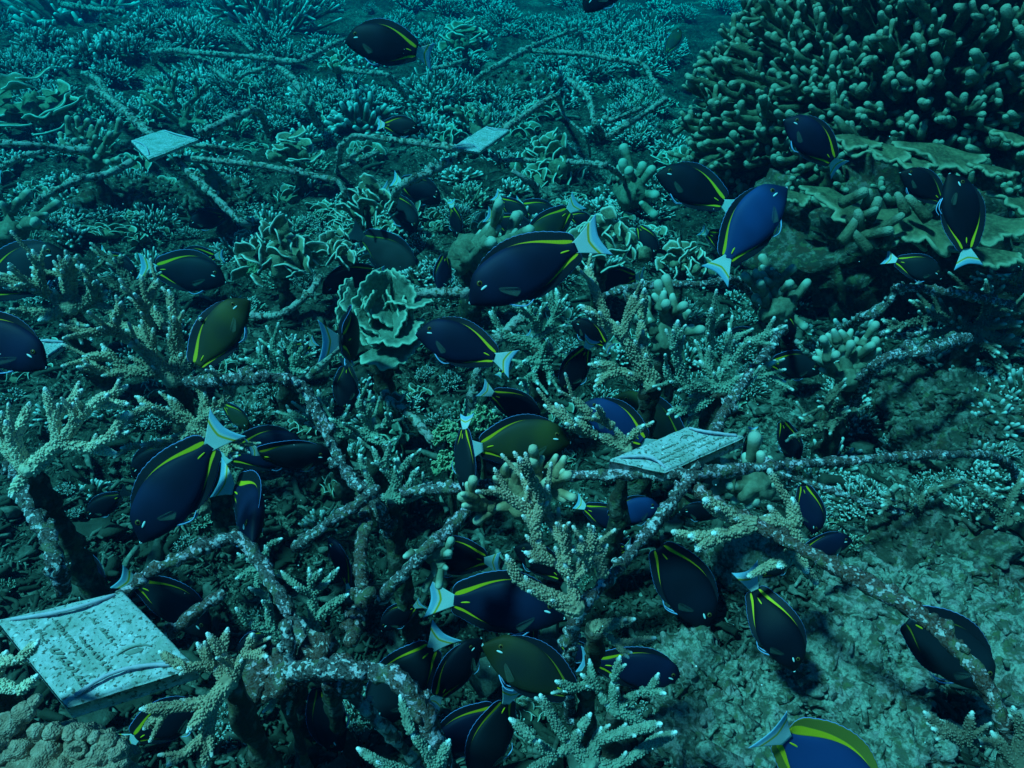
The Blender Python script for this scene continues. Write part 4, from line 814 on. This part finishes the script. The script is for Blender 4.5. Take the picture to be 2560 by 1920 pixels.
    # eyes, cheek patches, mouth, peduncle spines, paired fins
    for sd_ in (1, -1):
        def side(sx, zz, off=.0): 
            w0 = np.interp(sx, s, wd); zcx, zhx = np.interp(sx, s, zc), np.interp(sx, s, zh); r = np.clip((zz - zcx) / zhx, -1, 1)
            return np.array([1 - sx, sd_ * (w0 * math.sqrt(max(0, 1 - r * r)) ** .85 + off), zz])
        def ell(nm, p, r, m, rot=0, par=root):
            q = MB(); vv, ff = ICO[3 if max(r) > .02 else 2]; VV = vv * np.array(r); ca, sa = math.cos(rot), math.sin(rot)
            VV = np.stack([VV[:, 0] * ca - VV[:, 2] * sa, VV[:, 1], VV[:, 0] * sa + VV[:, 2] * ca], -1) + p; q.add(warp(VV, Ls, bend), None, ff); return q.build(nm, m, par)
        e = ell('eye', side(.145, .055 * deep), (.024, .009, .024), IRIS); ell('pupil', side(.145, .055 * deep, .006), (.014, .007, .014), EYE, 0, e)
        if body != 'brown':
            ell('cheek_patch', side(.165, .008 * deep), (.034, .007, .010), WHITE, -.25)
            ell('peduncle_spine', side(.885, .004), (.050, .006, .0075), YEL, .12)
        # pectoral fin
        u = np.linspace(0, 1, 12); v = np.linspace(-1, 1, 17); UU, V3 = np.meshgrid(u, v); b0 = side(.27, -.06 * deep)
        G = np.stack([b0[0] - UU * (.16 - .05 * V3 ** 2), b0[1] + sd_ * (.004 + UU * .05 + .008 * np.sin(V3 * 5) * UU), b0[2] - UU * .07 + V3 * (.012 + .05 * UU ** .8) * (1 - .35 * UU)], -1)
        sheet(G, np.stack([UU, V3], -1), .0012, bend, Ls, 'pectoral_fin', PEC, root)
        # slim pelvic fin with pale leading edge
        C = np.array([[.70, sd_ * .022, np.interp(.30, s, bt) + .01], [.64, sd_ * .035, np.interp(.30, s, bt) - .035], [.57, sd_ * .04, np.interp(.30, s, bt) - .062], [.50, sd_ * .038, np.interp(.30, s, bt) - .040]])
        q = MB(); C = smoothpath(C, .012); tube(q, C, np.linspace(.008, .0035, len(C)), 5); q.v = [warp(x, Ls, bend) for x in q.v]; q.build('pelvic_fin', TAIL_EDGE if body != 'brown' else TAILD, root)
    if body != 'brown':
        q = MB(); zz = zc[0]; C = np.array([[1.004 - .012 * abs(math.cos(a)), .016 * math.sin(a), zz + .014 * math.cos(a)] for a in np.linspace(0, 6.283, 15)]); tube(q, C, .0045, 5, cap=False); q.v = [warp(x, Ls, bend) for x in q.v]; q.build('mouth', WHITE, root)
    return root
TAIL_EDGE = plain('fin_edge', (.35, .52, .92))
U_, D_, Lf, Rt, UL, UR = (0, -1), (0, 1), (-1, 0), (1, 0), (-1, -1), (1, -1)
Fh = [
 ('dark fish with bent white tail swimming alone at the top', (864, 92), (1042, 128), U_, 'black', dict(bend=-.25, L_=.17)),
 ('dark fish belly cut off by the top edge', (1455, 22), (1570, -70), UL, 'black', dict(L_=.17)),
 ('dim greenish fish at the edge of the far coral bushes, top right', (1700, 70), (1668, 132), (1, .3), 'green', dict(L_=.15, fin='FINB', tail=False)),
 ('small yellow-backed fish half hidden behind pronged coral', (1050, 322), (960, 312), U_, 'slate', dict(L_=.14, d=1.75)),
 ('small fish tail-up behind the dark oval fish, above centre', (1322, 552), (1252, 500), (1, -.6), 'slate', dict(L_=.13)),
 ('dark oval fish nose down left of the green-flanked fish', (1345, 592), (1238, 548), (.2, -1), 'black', dict(L_=.14, lean=.1)),
 ('green-flanked fish with upright tail just above the largest fish', (1312, 630), (1421, 527), (-1, -.6), 'green', dict(L_=.15, lean=.2)),
 ('largest central dark blue fish with ragged white tail, head left', (1166, 742), (1441, 618), (-.3, -1), 'navy', dict(L_=.175, lean=.12, d=1.02)),
 ('central navy fish facing left with curved yellow back stripe', (1044, 822), (1238, 893), (.3, -1), 'navy', dict(L_=.165, lean=.10, d=.98, bend=.05)),
 ('greenish dark fish facing right below the centre, mouth at the brown staghorn', (1425, 1092), (1200, 1116), U_, 'green', dict(L_=.165, lean=.15, d=.93)),
 ('narrow upright fish seen from behind, tail up, at the centre', (1168, 1235), (1152, 1072), Rt, 'slate', dict(L_=.17, lean=.9, d=.80, bend=.15)),
 ('fish with yellow stripe behind the pale slim bar, facing right', (1356, 1050), (1232, 984), (.4, -1), 'black', dict(L_=.15, d=1.08)),
 ('fish with only its pale tail showing beneath the central navy fish', (1280, 880), (1250, 930), Rt, 'black', dict(L_=.09)),
 ('bright blue fish facing left behind the knobbly brown staghorn', (1458, 1004), (1608, 1105), (.5, -1), 'blue', dict(L_=.165, d=1.0, lean=.15)),
 ('dark fish facing left under the arching staghorn arm', (1470, 706), (1592, 694), (.1, -1), 'black', dict(L_=.15, bend=-.2)),
 ('dark fish curling downward behind the right-hand staghorn, tail at its top', (1408, 985), (1466, 872), (-1, -.3), 'black', dict(L_=.14, d=1.12)),
 ('black fish with small pale tail under the arching staghorn arm', (1432, 800), (1512, 862), (.5, -1), 'black', dict(L_=.12, d=1.2)),
 ('dark fish turned away with fanned tail below the cabbage coral', (858, 835), (899, 852), (.3, -1), 'black', dict(L_=.14, d=1.05, ts=-1, bend=.4)),
 ('black fish pointing nose down left of the centre', (868, 1032), (866, 915), Lf, 'black', dict(L_=.13, fin='FINB')),
 ('slim streak-like fish passing behind the cabbage coral', (802, 728), (937, 664), U_, 'slate', dict(L_=.16, lean=.9, bend=.35)),
 ('dark fish standing upright behind the mossy horizontal bar', (1105, 735), (1112, 640), Lf, 'navy', dict(L_=.15, lean=.6, tail=False)),
 ('dull dark fish nose down beside the upright curly coral', (1043, 578), (972, 488), (.5, -1), 'slate', dict(L_=.14, lean=.1)),
 ('dark fish behind the long bar with small blue-white tail', (1105, 500), (999, 456), (.3, -1), 'black', dict(L_=.15)),
 ('thin dark fish hanging nose down left of the striped pair', (1148, 595), (1130, 519), Rt, 'black', dict(L_=.14, lean=.7)),
 ('large plain dark surgeonfish with fine stripes behind the leaf corals', (1045, 690), (908, 595), (.5, -1), 'brown', dict(L_=.18, fin='FINB')),
 ('fish with slim white tail just behind the green-flanked fish', (1398, 548), (1305, 514), (.2, -1), 'slate', dict(L_=.14)),
 ('fish peeking out right of the green-flanked fish', (1485, 560), (1425, 540), U_, 'black', dict(L_=.10)),
 ('dark fish right of the pale curled coral, facing down right', (1642, 640), (1596, 566), (1, -.4), 'black', dict(L_=.12, tail=False)),
 ('dark fish with white tail facing up left over the rubble, right of centre', (1645, 425), (1807, 508), (.4, -1), 'black', dict(L_=.17, lean=.15)),
 ('brightest blue fish with broad yellow back, tail down-left', (1955, 460), (1812, 650), (-1, -.5), 'blue', dict(L_=.17, lean=.12)),
 ('small fish with pale tail left of the brightest blue fish', (1850, 630), (1770, 584), (.3, -1), 'black', dict(L_=.13)),
 ('dark blue fish with drooping tail in front of the coral mound', (1967, 292), (2087, 404), (.8, -1), 'navy', dict(L_=.165, lean=.35, bend=-.3, d=1.22)),
 ('dark fish behind the upright fish under the mound plates', (2256, 425), (2352, 500), (.5, -1), 'black', dict(L_=.16, fin='FINB', tail=False, d=1.28)),
 ('dark upright fish with yellow edge and pale tail below, right side', (2385, 432), (2418, 622), Rt, 'black', dict(L_=.17, lean=.1, d=1.12)),
 ('dark fish facing right with edge-on white tail under the mound', (2355, 690), (2246, 652), (.1, -1), 'slate', dict(L_=.155, bend=.5, d=1.18)),
 ('dark fish diving right with thin tail up, beside the dark arching frame', (2145, 805), (2096, 686), (1, -.5), 'slate', dict(L_=.15, bend=.3, lean=.1)),
 ('faint dark fish cut by the right edge under the mound', (2556, 668), (2475, 660), U_, 'slate', dict(L_=.14, fin='FINB', tail=False, d=1.22)),
 ('dark fish hidden behind the rounded finger coral on the right', (1975, 860), (1950, 775), Rt, 'black', dict(L_=.14, lean=.1, tail=False)),
 ('dark fish behind the pale stubby finger coral, facing right', (2052, 925), (1925, 905), (.05, -1), 'slate', dict(L_=.155, tail=False)),
 ('slim fish with thin upright pale tail right of the speckled tag', (1878, 1172), (1873, 1085), Rt, 'slate', dict(L_=.14, lean=1.0, bend=.2, d=1.0)),
 ('dark fish behind the dark staghorn right of the speckled tag', (1990, 1160), (1957, 1055), Rt, 'black', dict(L_=.14, lean=.8, tail=False)),
 ('dark upright fish right of the brown knobbly growth', (2042, 1335), (2008, 1215), Rt, 'navy', dict(L_=.14, lean=.8, tail=False)),
 ('blue-edged dark fish lying beside the rusty diagonal bar', (2130, 1345), (2005, 1385), (-.2, -1), 'navy', dict(L_=.15, tail=False)),
 ('small fish with white tail behind the knobbly growth, lower right', (1985, 1400), (1903, 1437), (-.2, -1), 'slate', dict(L_=.12)),
 ('dark fish bending downward with white tail at lower right', (1998, 1672), (1885, 1488), (1, -.6), 'black', dict(L_=.165, bend=.75, lean=.25, d=.95)),
 ('big dark fish heading down beside the sloping bar, lower centre right', (1778, 1568), (1645, 1365), (1, -.65), 'black', dict(L_=.165, lean=.1, d=.97, tail=False)),
 ('dark blue fish facing right behind the upright green staghorn prongs', (1709, 1695), (1498, 1656), (.1, -1), 'navy', dict(L_=.16, d=.93)),
 ('near blue fish with raised olive fin at the bottom edge', (2200, 2050), (1940, 1812), (1, -.75), 'blue', dict(L_=.165, d=.62, fin='FINY', raised=1.5, lean=.12, bend=-.3)),
 ('dark fish lying behind the rusty diagonal bar at the lower right', (2486, 1712), (2262, 1540), (.6, -1), 'slate', dict(L_=.17, fin='FINB', tail=False, lean=.1)),
 ('dark fish facing right with blue and white tail, bottom centre', (1413, 1528), (1134, 1500), (.05, -1), 'navy', dict(L_=.17, lean=.12, d=.90)),
 ('blurred olive-faced fish coming towards the camera at the bottom centre', (1215, 1600), (1425, 1745), (.7, -1), 'green', dict(L_=.17, d=.66, lean=.1, fin='FINB', tail=False, ts=0)),
 ('large dark fish nose down left with arched yellow back at the bottom', (925, 1812), (1082, 1612), (-1, -.55), 'slate', dict(L_=.17, d=.86, lean=.12, bend=.1)),
 ('slim fish with yellow band beside the arched one, tail at the bottom', (1195, 1592), (1100, 1745), (-1, -.6), 'black', dict(L_=.16, lean=.5, d=.84)),
 ('dark fish with peaked back at the bottom edge, facing down left', (1075, 1900), (1240, 1772), (-.5, -1), 'navy', dict(L_=.16, d=.80, tail=False)),
 ('upright fish with triangular yellow band at the bottom edge', (1195, 1965), (1258, 1740), Lf, 'slate', dict(L_=.17, d=.76, lean=.5)),
 ('dark fish facing left behind the thin lumpy bar, lower centre', (1038, 1395), (1222, 1390), (.1, -1), 'black', dict(L_=.165, d=1.0, bend=.35, lean=.15)),
 ('thin dark fish with broad yellow streak left of the green fan staghorn', (826, 1342), (872, 1458), Rt, 'navy', dict(L_=.14, lean=.7)),
 ('small yellow-marked fish behind the blue and white tail', (950, 1572), (1038, 1512), (-.2, -1), 'black', dict(L_=.12)),
 ('fish with striped tail towards the camera under the brown staghorn', (1580, 1315), (1460, 1275), (.2, -1), 'navy', dict(L_=.14, lean=.3, bend=.3)),
 ('bright navy fish with yellow edge under the speckled tag', (1650, 1262), (1520, 1295), (.0, -1), 'blue', dict(L_=.15, lean=.15, tail=False, d=1.08)),
 ('fish with only tail and dark flank seen between the sloping bar and staghorn', (1462, 1400), (1565, 1375), (.1, -1), 'black', dict(L_=.13)),
 ('large dark fish behind coral in the left, cut by the edge', (165, 625), (-40, 730), (-.3, -1), 'slate', dict(L_=.18, lean=.1, tail=False)),
 ('fish with pale leaf-shaped tail behind the left staghorn', (345, 690), (262, 640), (.4, -1), 'black', dict(L_=.14)),
 ('dark-green fish facing right at centre left, tail at its left', (566, 695), (392, 672), (.05, -1), 'black', dict(L_=.165, lean=.12)),
 ('fish facing left behind the right-facing one, tail pointing right', (440, 648), (536, 642), (.05, -1), 'black', dict(L_=.14)),
 ('olive-green fish rising head up with visible eye, left of centre', (612, 742), (497, 915), (-1, -.45), 'green', dict(L_=.165, lean=.1, d=.98, tail=False)),
 ('big dark fish at the left edge beside the corner tag', (122, 905), (-110, 815), (.35, -1), 'navy', dict(L_=.18, d=.86, lean=.1)),
 ('large dark blue fish diving down left with wide white tail, left side', (338, 1345), (529, 1112), (-1, -.75), 'navy', dict(L_=.175, d=.95, lean=.12)),
 ('dark fish facing right behind the diving fish tail', (765, 1108), (578, 1142), (-.1, -1), 'navy', dict(L_=.165, lean=.1)),
 ('slim fish seen from above pointing right below its neighbour', (834, 1130), (642, 1152), (-.1, -1), 'slate', dict(L_=.165, lean=.75, bend=.3, d=1.02)),
 ('greenish fish behind the lower left staghorn', (625, 1072), (560, 1015), (.7, -1), 'green', dict(L_=.12, tail=False)),
 ('dark fish facing the camera nose down beside the leaning bar', (636, 1345), (616, 1225), (1, 0), 'navy', dict(L_=.16, d=.92, lean=1.25, ts=1, bend=-.25, deep=.9)),
 ('black fish under the low tan staghorn', (325, 1185), (432, 1118), (-.4, -1), 'black', dict(L_=.15, fin='FINB', tail=False)),
 ('blue-backed fish sloping down right behind the upright left bar', (268, 1478), (166, 1360), (.8, -1), 'navy', dict(L_=.15, lean=.4)),
 ('dark fish under the bar with lime stripe, right of the lettered tag', (532, 1582), (355, 1450), (.7, -1), 'slate', dict(L_=.16)),
 ('dark fish under the brown coral, tail at the lower left', (515, 1752), (338, 1850), (-.4, -1), 'black', dict(L_=.16)),
 ('black fish nose down at the bottom left of centre', (845, 1882), (800, 1715), Lf, 'black', dict(L_=.16, fin='FINB', tail=False)),
 ('striped-edged fish behind the brown bushy staghorn', (1290, 1362), (1402, 1440), (.5, -1), 'black', dict(L_=.14, tail=False)),
 ('black fish in shade under the right-hand frame joint', (1700, 1275), (1795, 1285), U_, 'black', dict(L_=.13, fin='FINB', tail=False)),
 ('fish with yellow mark behind the lower end of the sloping bar', (1490, 1650), (1398, 1610), (.3, -1), 'navy', dict(L_=.12, tail=False)),
 ('fish mostly outside the left edge showing a pale tail', (-110, 395), (-2, 432), U_, 'black', dict(L_=.15)),
 ('dark fish nose in the rubble behind the central brown staghorn', (1262, 1700), (1330, 1560), (-1, -.2), 'black', dict(L_=.15, fin='FINB')),
 ('dim fish low behind the sprig near the leaning rusty bar', (590, 1640), (690, 1580), (-.3, -1), 'black', dict(L_=.13)),
 ('dark fish under the curly lettuce coral, facing left', (470, 560), (560, 540), (0, -1), 'black', dict(L_=.13, fin='FINB')),
 ('pale-tailed dark fish below the mossy bar', (700, 905), (775, 860), (-.2, -1), 'black', dict(L_=.13)),
 ('small dark fish with pale tail among the branches right of the mossy bars', (1385, 905), (1330, 845), (.6, -1), 'black', dict(L_=.12)),
 ('dark fish in the shadow left of the lettered tag edge bar', (215, 1290), (300, 1240), (-.2, -1), 'black', dict(L_=.13, fin='FINB')),
 ('large dim olive fish behind the bright blue one, right of centre', (1535, 985), (1700, 1105), (.5, -1), 'green', dict(L_=.18, fin='FINB', tail=False)),
 ('dark fish hidden between the staghorn and sloping bar end, right of centre', (1810, 850), (1880, 830), U_, 'black', dict(L_=.12, fin='FINB', tail=False)),
]
for (lab, a, b_, dv, bd, kw) in Fh:
    fish(lab, a, b_, dv, bd, **kw)

# ------------------------------------------------------------------ background growth
def thicket_proto(kind, i):
    mb = MB(); rr = random.Random(40 + i); n = {0: 46, 1: 70, 2: 26, 3: 34}[kind]
    for _ in range(n):
        ph = rr.uniform(0, 6.283); el_ = math.asin(rr.uniform(.15, 1)); d = np.array([math.cos(ph) * math.cos(el_), math.sin(ph) * math.cos(el_), math.sin(el_)])
        ln = rr.uniform(.6, 1.0) * (1 if kind != 2 else .9); b0 = d * np.array([.30, .30, .02]) * rr.uniform(.2, 1)
        w_ = {0: .052, 1: .034, 2: .10, 3: .07}[kind]; C = smoothpath([b0, b0 + d * ln * .5 + np.array(rng.normal(0, .05, 3)), b0 + d * ln + np.array([0, 0, .08])], .16)
        tube(mb, C, np.linspace(w_, w_ * .62, len(C)), 6, tipgrad(C, .08, .95, .16), .1, 8)
        for _ in range(3 if kind != 2 else 1):
            j = rr.randint(1, len(C) - 2) if len(C) > 3 else 1; dd = d + np.array(rng.normal(0, .7, 3)); dd /= np.linalg.norm(dd); l2 = rr.uniform(.16, .34)
            C2 = np.array([C[j], C[j] + dd * l2 * .5, C[j] + dd * l2]); tube(mb, C2, np.linspace(w_ * .8, w_ * .55, 3), 5, [0, .1, .9], .1, 8)
    blob(mb, (0, 0, -.02), (.42, .42, .22), 2, .3, 3, 0, i)
    me = mb.build('thicket_coral', M['thicket'] if kind != 3 else M['finger'], None, (0, 0, 0)); return me
PROT = [thicket_proto(k, 3 * k + j) for k in (0, 1, 2, 3) for j in range(3)]
used = set()
def put(i, P, s, label, name, group, sink=.02):
    src = PROT[i]
    if i in used: o = src.copy(); COL.objects.link(o)
    else: o = src; used.add(i)
    o.location = (P[0], P[1], float(terrain(P[0], P[1])) - sink * s + (P[3] if len(P) > 3 else 0)); o.rotation_euler = (random.uniform(-.25, .25), random.uniform(-.25, .25), random.uniform(0, 6.28))
    o.scale = (s * random.uniform(.85, 1.2), s * random.uniform(.85, 1.2), s * random.uniform(.75, 1.15)); o.name = name; tag(o, label, 'coral', group); return o
PRE = {'coral bushes on the far reef'[:18]: 'far', 'coral clumps between the far frames'[:18]: 'low', 'coral clumps of the middle ground'[:18]: 'stray', 'small coral tufts on the near rubble'[:18]: 'tiny'}
LOOK = ['fine-twigged coral', 'dense needle-like coral', 'thick-pronged coral', 'knobby open coral', 'small curly coral']
def leaf_proto(i):
    mb = MB(); rr = random.Random(90 + i)
    class Cap:
        pass
    import types
    obs = []
    for q in range(22):
        ph = q * 2.39996; rad_ = math.sqrt((q + .5) / 22); c, s_ = math.cos(ph), math.sin(ph); A = np.array([c * rad_ * .8, s_ * rad_ * .8, .3 * (1 - rad_ ** 2) + rr.uniform(-.12, .12)]); aa = ph + rr.uniform(-1.2, 1.2)
        o = np.array([c * .6 * rad_, s_ * .6 * rad_, .8]); n_ = np.array([math.cos(aa), math.sin(aa), .3])
        o = o / np.linalg.norm(o); n_ = n_ - o * n_.dot(o); n_ /= np.linalg.norm(n_); sv = np.cross(n_, o)
        T, RR = np.meshgrid(np.linspace(-1.25, 1.25, 16), np.linspace(.1, 1, 7)); Rl = rr.uniform(.22, .38); qq = RR * Rl * (1 + .12 * np.sin(T * 3 + q) * RR)
        h = Rl * RR ** 2 * (rr.uniform(.1, .4) + .18 * np.sin(T * 2.3 + q)); Pq = A + o * (np.cos(T) * qq)[..., None] + sv * (np.sin(T) * qq)[..., None] + n_ * h[..., None]
        for sg in (1, -1):
            ii = (np.arange(6) * 16)[:, None]; jj = np.arange(15)[None]; Q = np.stack([ii + jj, ii + jj + 1, ii + 16 + jj + 1, ii + 16 + jj], -1).reshape(-1, 4)
            mb.add(Pq + n_ * .012 * sg, Q if sg > 0 else Q[:, ::-1], None, np.clip((RR.ravel() - .82) / .18, 0, 1) * .7)
        tube(mb, Pq[-1], .02, 5, .85, .1, 20)
    blob(mb, (0, 0, -.05), (.75, .75, .32), 3, .4, 3, 0, i); return mb.build('curly_coral', M['leafy'], None, (0, 0, 0))
PROT += [leaf_proto(i) for i in range(3)]
ZN = ['hard by the left edge', 'far to the left', 'on the left', 'left of the middle', 'just left of the centre line', 'just right of the centre line', 'right of the middle', 'on the right', 'far to the right', 'hard by the right edge']
def zone(x): return ZN[int(min(9.99, max(0, x / 256)))]
def row(y):
    for q, n_ in ((45, 'along the top edge'), (110, 'just below the top edge'), (190, 'level with the far bars'), (300, 'just above small tag level'), (420, 'just below small tag level'), (620, 'level with the blue fish'), (780, 'level with the largest fish'), (930, 'just above speckled tag level'), (1080, 'level with the speckled tag'), (1300, 'just below speckled tag level'), (1600, 'in the lower part'), (9999, 'by the bottom edge')):
        if y < q: return n_
def scatter(N0, xr, yr, pxr, kinds, nm, where, grp, skip, pw=1.0, dmax=16):
    n = 0
    for _ in range(N0 * 8):
        if n >= N0: break
        x = rng.uniform(*xr); y = yr[0] + (yr[1] - yr[0]) * rng.random() ** pw
        if skip(x, y): continue
        P = PG((x, y)); d = zdepth(P)
        if d > dmax: continue
        k = random.choice(kinds); s = random.uniform(*pxr) * (1 if y > 90 else .7) / F * d
        lab = PRE[grp[:18]] + ' ' + LOOK[k // 3] + ' ' + row(y) + ', ' + zone(x)
        put(k, P, s, lab, nm if k < 12 else 'curly_coral', grp); n += 1
scatter(235, (-60, 2620), (2, 300), (28, 74), (0, 1, 2, 3, 4, 5, 3, 4, 5, 6), 'fine_coral_bush', 'on the hazy far reef', 'coral bushes on the far reef', lambda x, y: x > 1700 and y > 60)
scatter(45, (-40, 1900), (-8, 40), (16, 40), (0, 3, 4, 5), 'fine_coral_bush', '', 'coral bushes on the far reef', lambda x, y: False, 1.0, 40)
scatter(205, (-40, 2000), (230, 620), (26, 62), (0, 1, 2, 6, 7, 8, 3, 9, 12, 13, 14, 12), 'coral_clump', 'between the far steel frames', 'coral clumps between the far frames', lambda x, y: x > 1720)
scatter(165, (0, 2560), (600, 1080), (22, 56), (0, 1, 2, 6, 7, 8, 9, 12, 13, 4), 'coral_tuft', 'on the rubble of the middle ground', 'coral clumps of the middle ground', lambda x, y: x > 1850 and y < 700)
scatter(60, (2020, 2570), (780, 1330), (34, 78), (0, 1, 2, 6, 7, 8), 'coral_tuft', '', 'coral clumps of the middle ground', lambda x, y: False)
scatter(80, (0, 2560), (1080, 1900), (22, 52), (0, 2, 6, 7, 8, 9, 12), 'coral_tuft', 'low under the near fish and bars', 'small coral tufts on the near rubble', lambda x, y: 1800 < x < 2400 and y > 1450)
# explicit far bushes that read on their own
for (p, px, i, lab) in [(z(1, 480, 180), 150, 0, 'large branching bush of long pale prongs at the far upper left'), (z(1, 1680, 200), 130, 3, 'dense fine-tipped bush left of the topmost fish'),
                        (z(2, 250, 780), 85, 6, 'bushy pronged coral left of the small yellow-backed fish'), (z(2, 700, 860), 60, 7, 'pronged coral between the bars left of the rhombus tag'),
                        (z(2, 700, 640), 95, 4, 'fine bushy coral behind the bars above the rhombus tag'), (z(1, 1900, 620), 65, 7, 'white-tipped pronged coral right of the upper-left frame'),
                        (z(1, 1850, 880), 60, 6, 'spiky tuft behind the thin wavy plate coral'), (z(2, 470, 840), 50, 8, 'antler-like sprig in front of the small yellow-backed fish'),
                        (z(2, 1950, 880), 60, 1, 'dim bush at the foot of the far frame, right of centre')]:
    P = PG(p); d = zdepth(P); o = put(i, P, px / F * d, lab, 'branching_coral', 'large single corals on the far reef')

def rubble():
    proto = []
    for i in range(8):
        mb = MB(); C = smoothpath([np.array([-.5, 0, 0]), np.array([0, .12 * rng.normal(), .06]), np.array([.5, .1 * rng.normal(), .05 * rng.normal()])], .14); tube(mb, C, np.linspace(.13, .08, len(C)), 6, .5, .35, 6, True, i)
        if i % 2: C2 = np.array([[0, 0, 0], [.12, .18, .08], [.2, .34, .12]]); tube(mb, C2, [.1, .08, .06], 5, .5, .2, 6)
        proto.append(mb)
    for i in range(8):
        mb = MB(); blob(mb, (0, 0, 0), (.5, .34, .13), 2, 1.1, 3.2, .4, i * 7); proto.append(mb)
    big = MB(); N_ = 30000; xs = rng.uniform(-150, 2710, N_); ys = 120 + (1990 - 120) * rng.random(N_) ** .85
    for x, y in zip(xs, ys):
        P = PZ((x, y), .04); P[2] = float(terrain(P[0], P[1])); d = zdepth(P)
        if d < .2 or d > 7: continue
        p = proto[random.randrange(16) if random.random() < .4 else random.randrange(8)]; s = .011 * math.exp(rng.normal(0, .55)) * (1 + .30 * max(0, d - 1)) * (1.6 if random.random() < .06 else 1)
        V = np.concatenate(p.v) * s; a, b_ = rng.uniform(0, 6.28), rng.uniform(-.5, .5); ca, sa, cb, sb = math.cos(a), math.sin(a), math.cos(b_), math.sin(b_)
        V = V @ np.array([[cb, 0, sb], [0, 1, 0], [-sb, 0, cb]]) @ np.array([[ca, sa, 0], [-sa, ca, 0], [0, 0, 1]])
        col = np.clip(rng.beta(.5, 2.2) * (1.5 if x > 1800 and y > 1000 else 1), 0, 1)
        big.add(V + P + [0, 0, s * .10], np.concatenate(p.f[4]) if p.f[4] else None, np.concatenate(p.f[3]) if p.f[3] else None, col)
    tag(big.build('coral_rubble', M['rubble'], None, (0, 0, 0), True), kind='stuff')
rubble()

def snow():
    mb = MB(); v, f = ICO[1]
    for _ in range(170):
        x, y = rng.uniform(0, 2560), rng.uniform(0, 1900); d = rng.uniform(.35, 1.0) * min(2.2, zdepth(PG((x, y)))); mb.add(v * rng.uniform(.0002, .0007) * (.5 + d) + PD((x, y), d), None, f, 1.0)
    tag(mb.build('drifting_particles', M['stag_pale'], None, (0, 0, 0)), kind='stuff')
snow()
for i, o in enumerate(PROT):
    if i not in used: bpy.data.objects.remove(o)
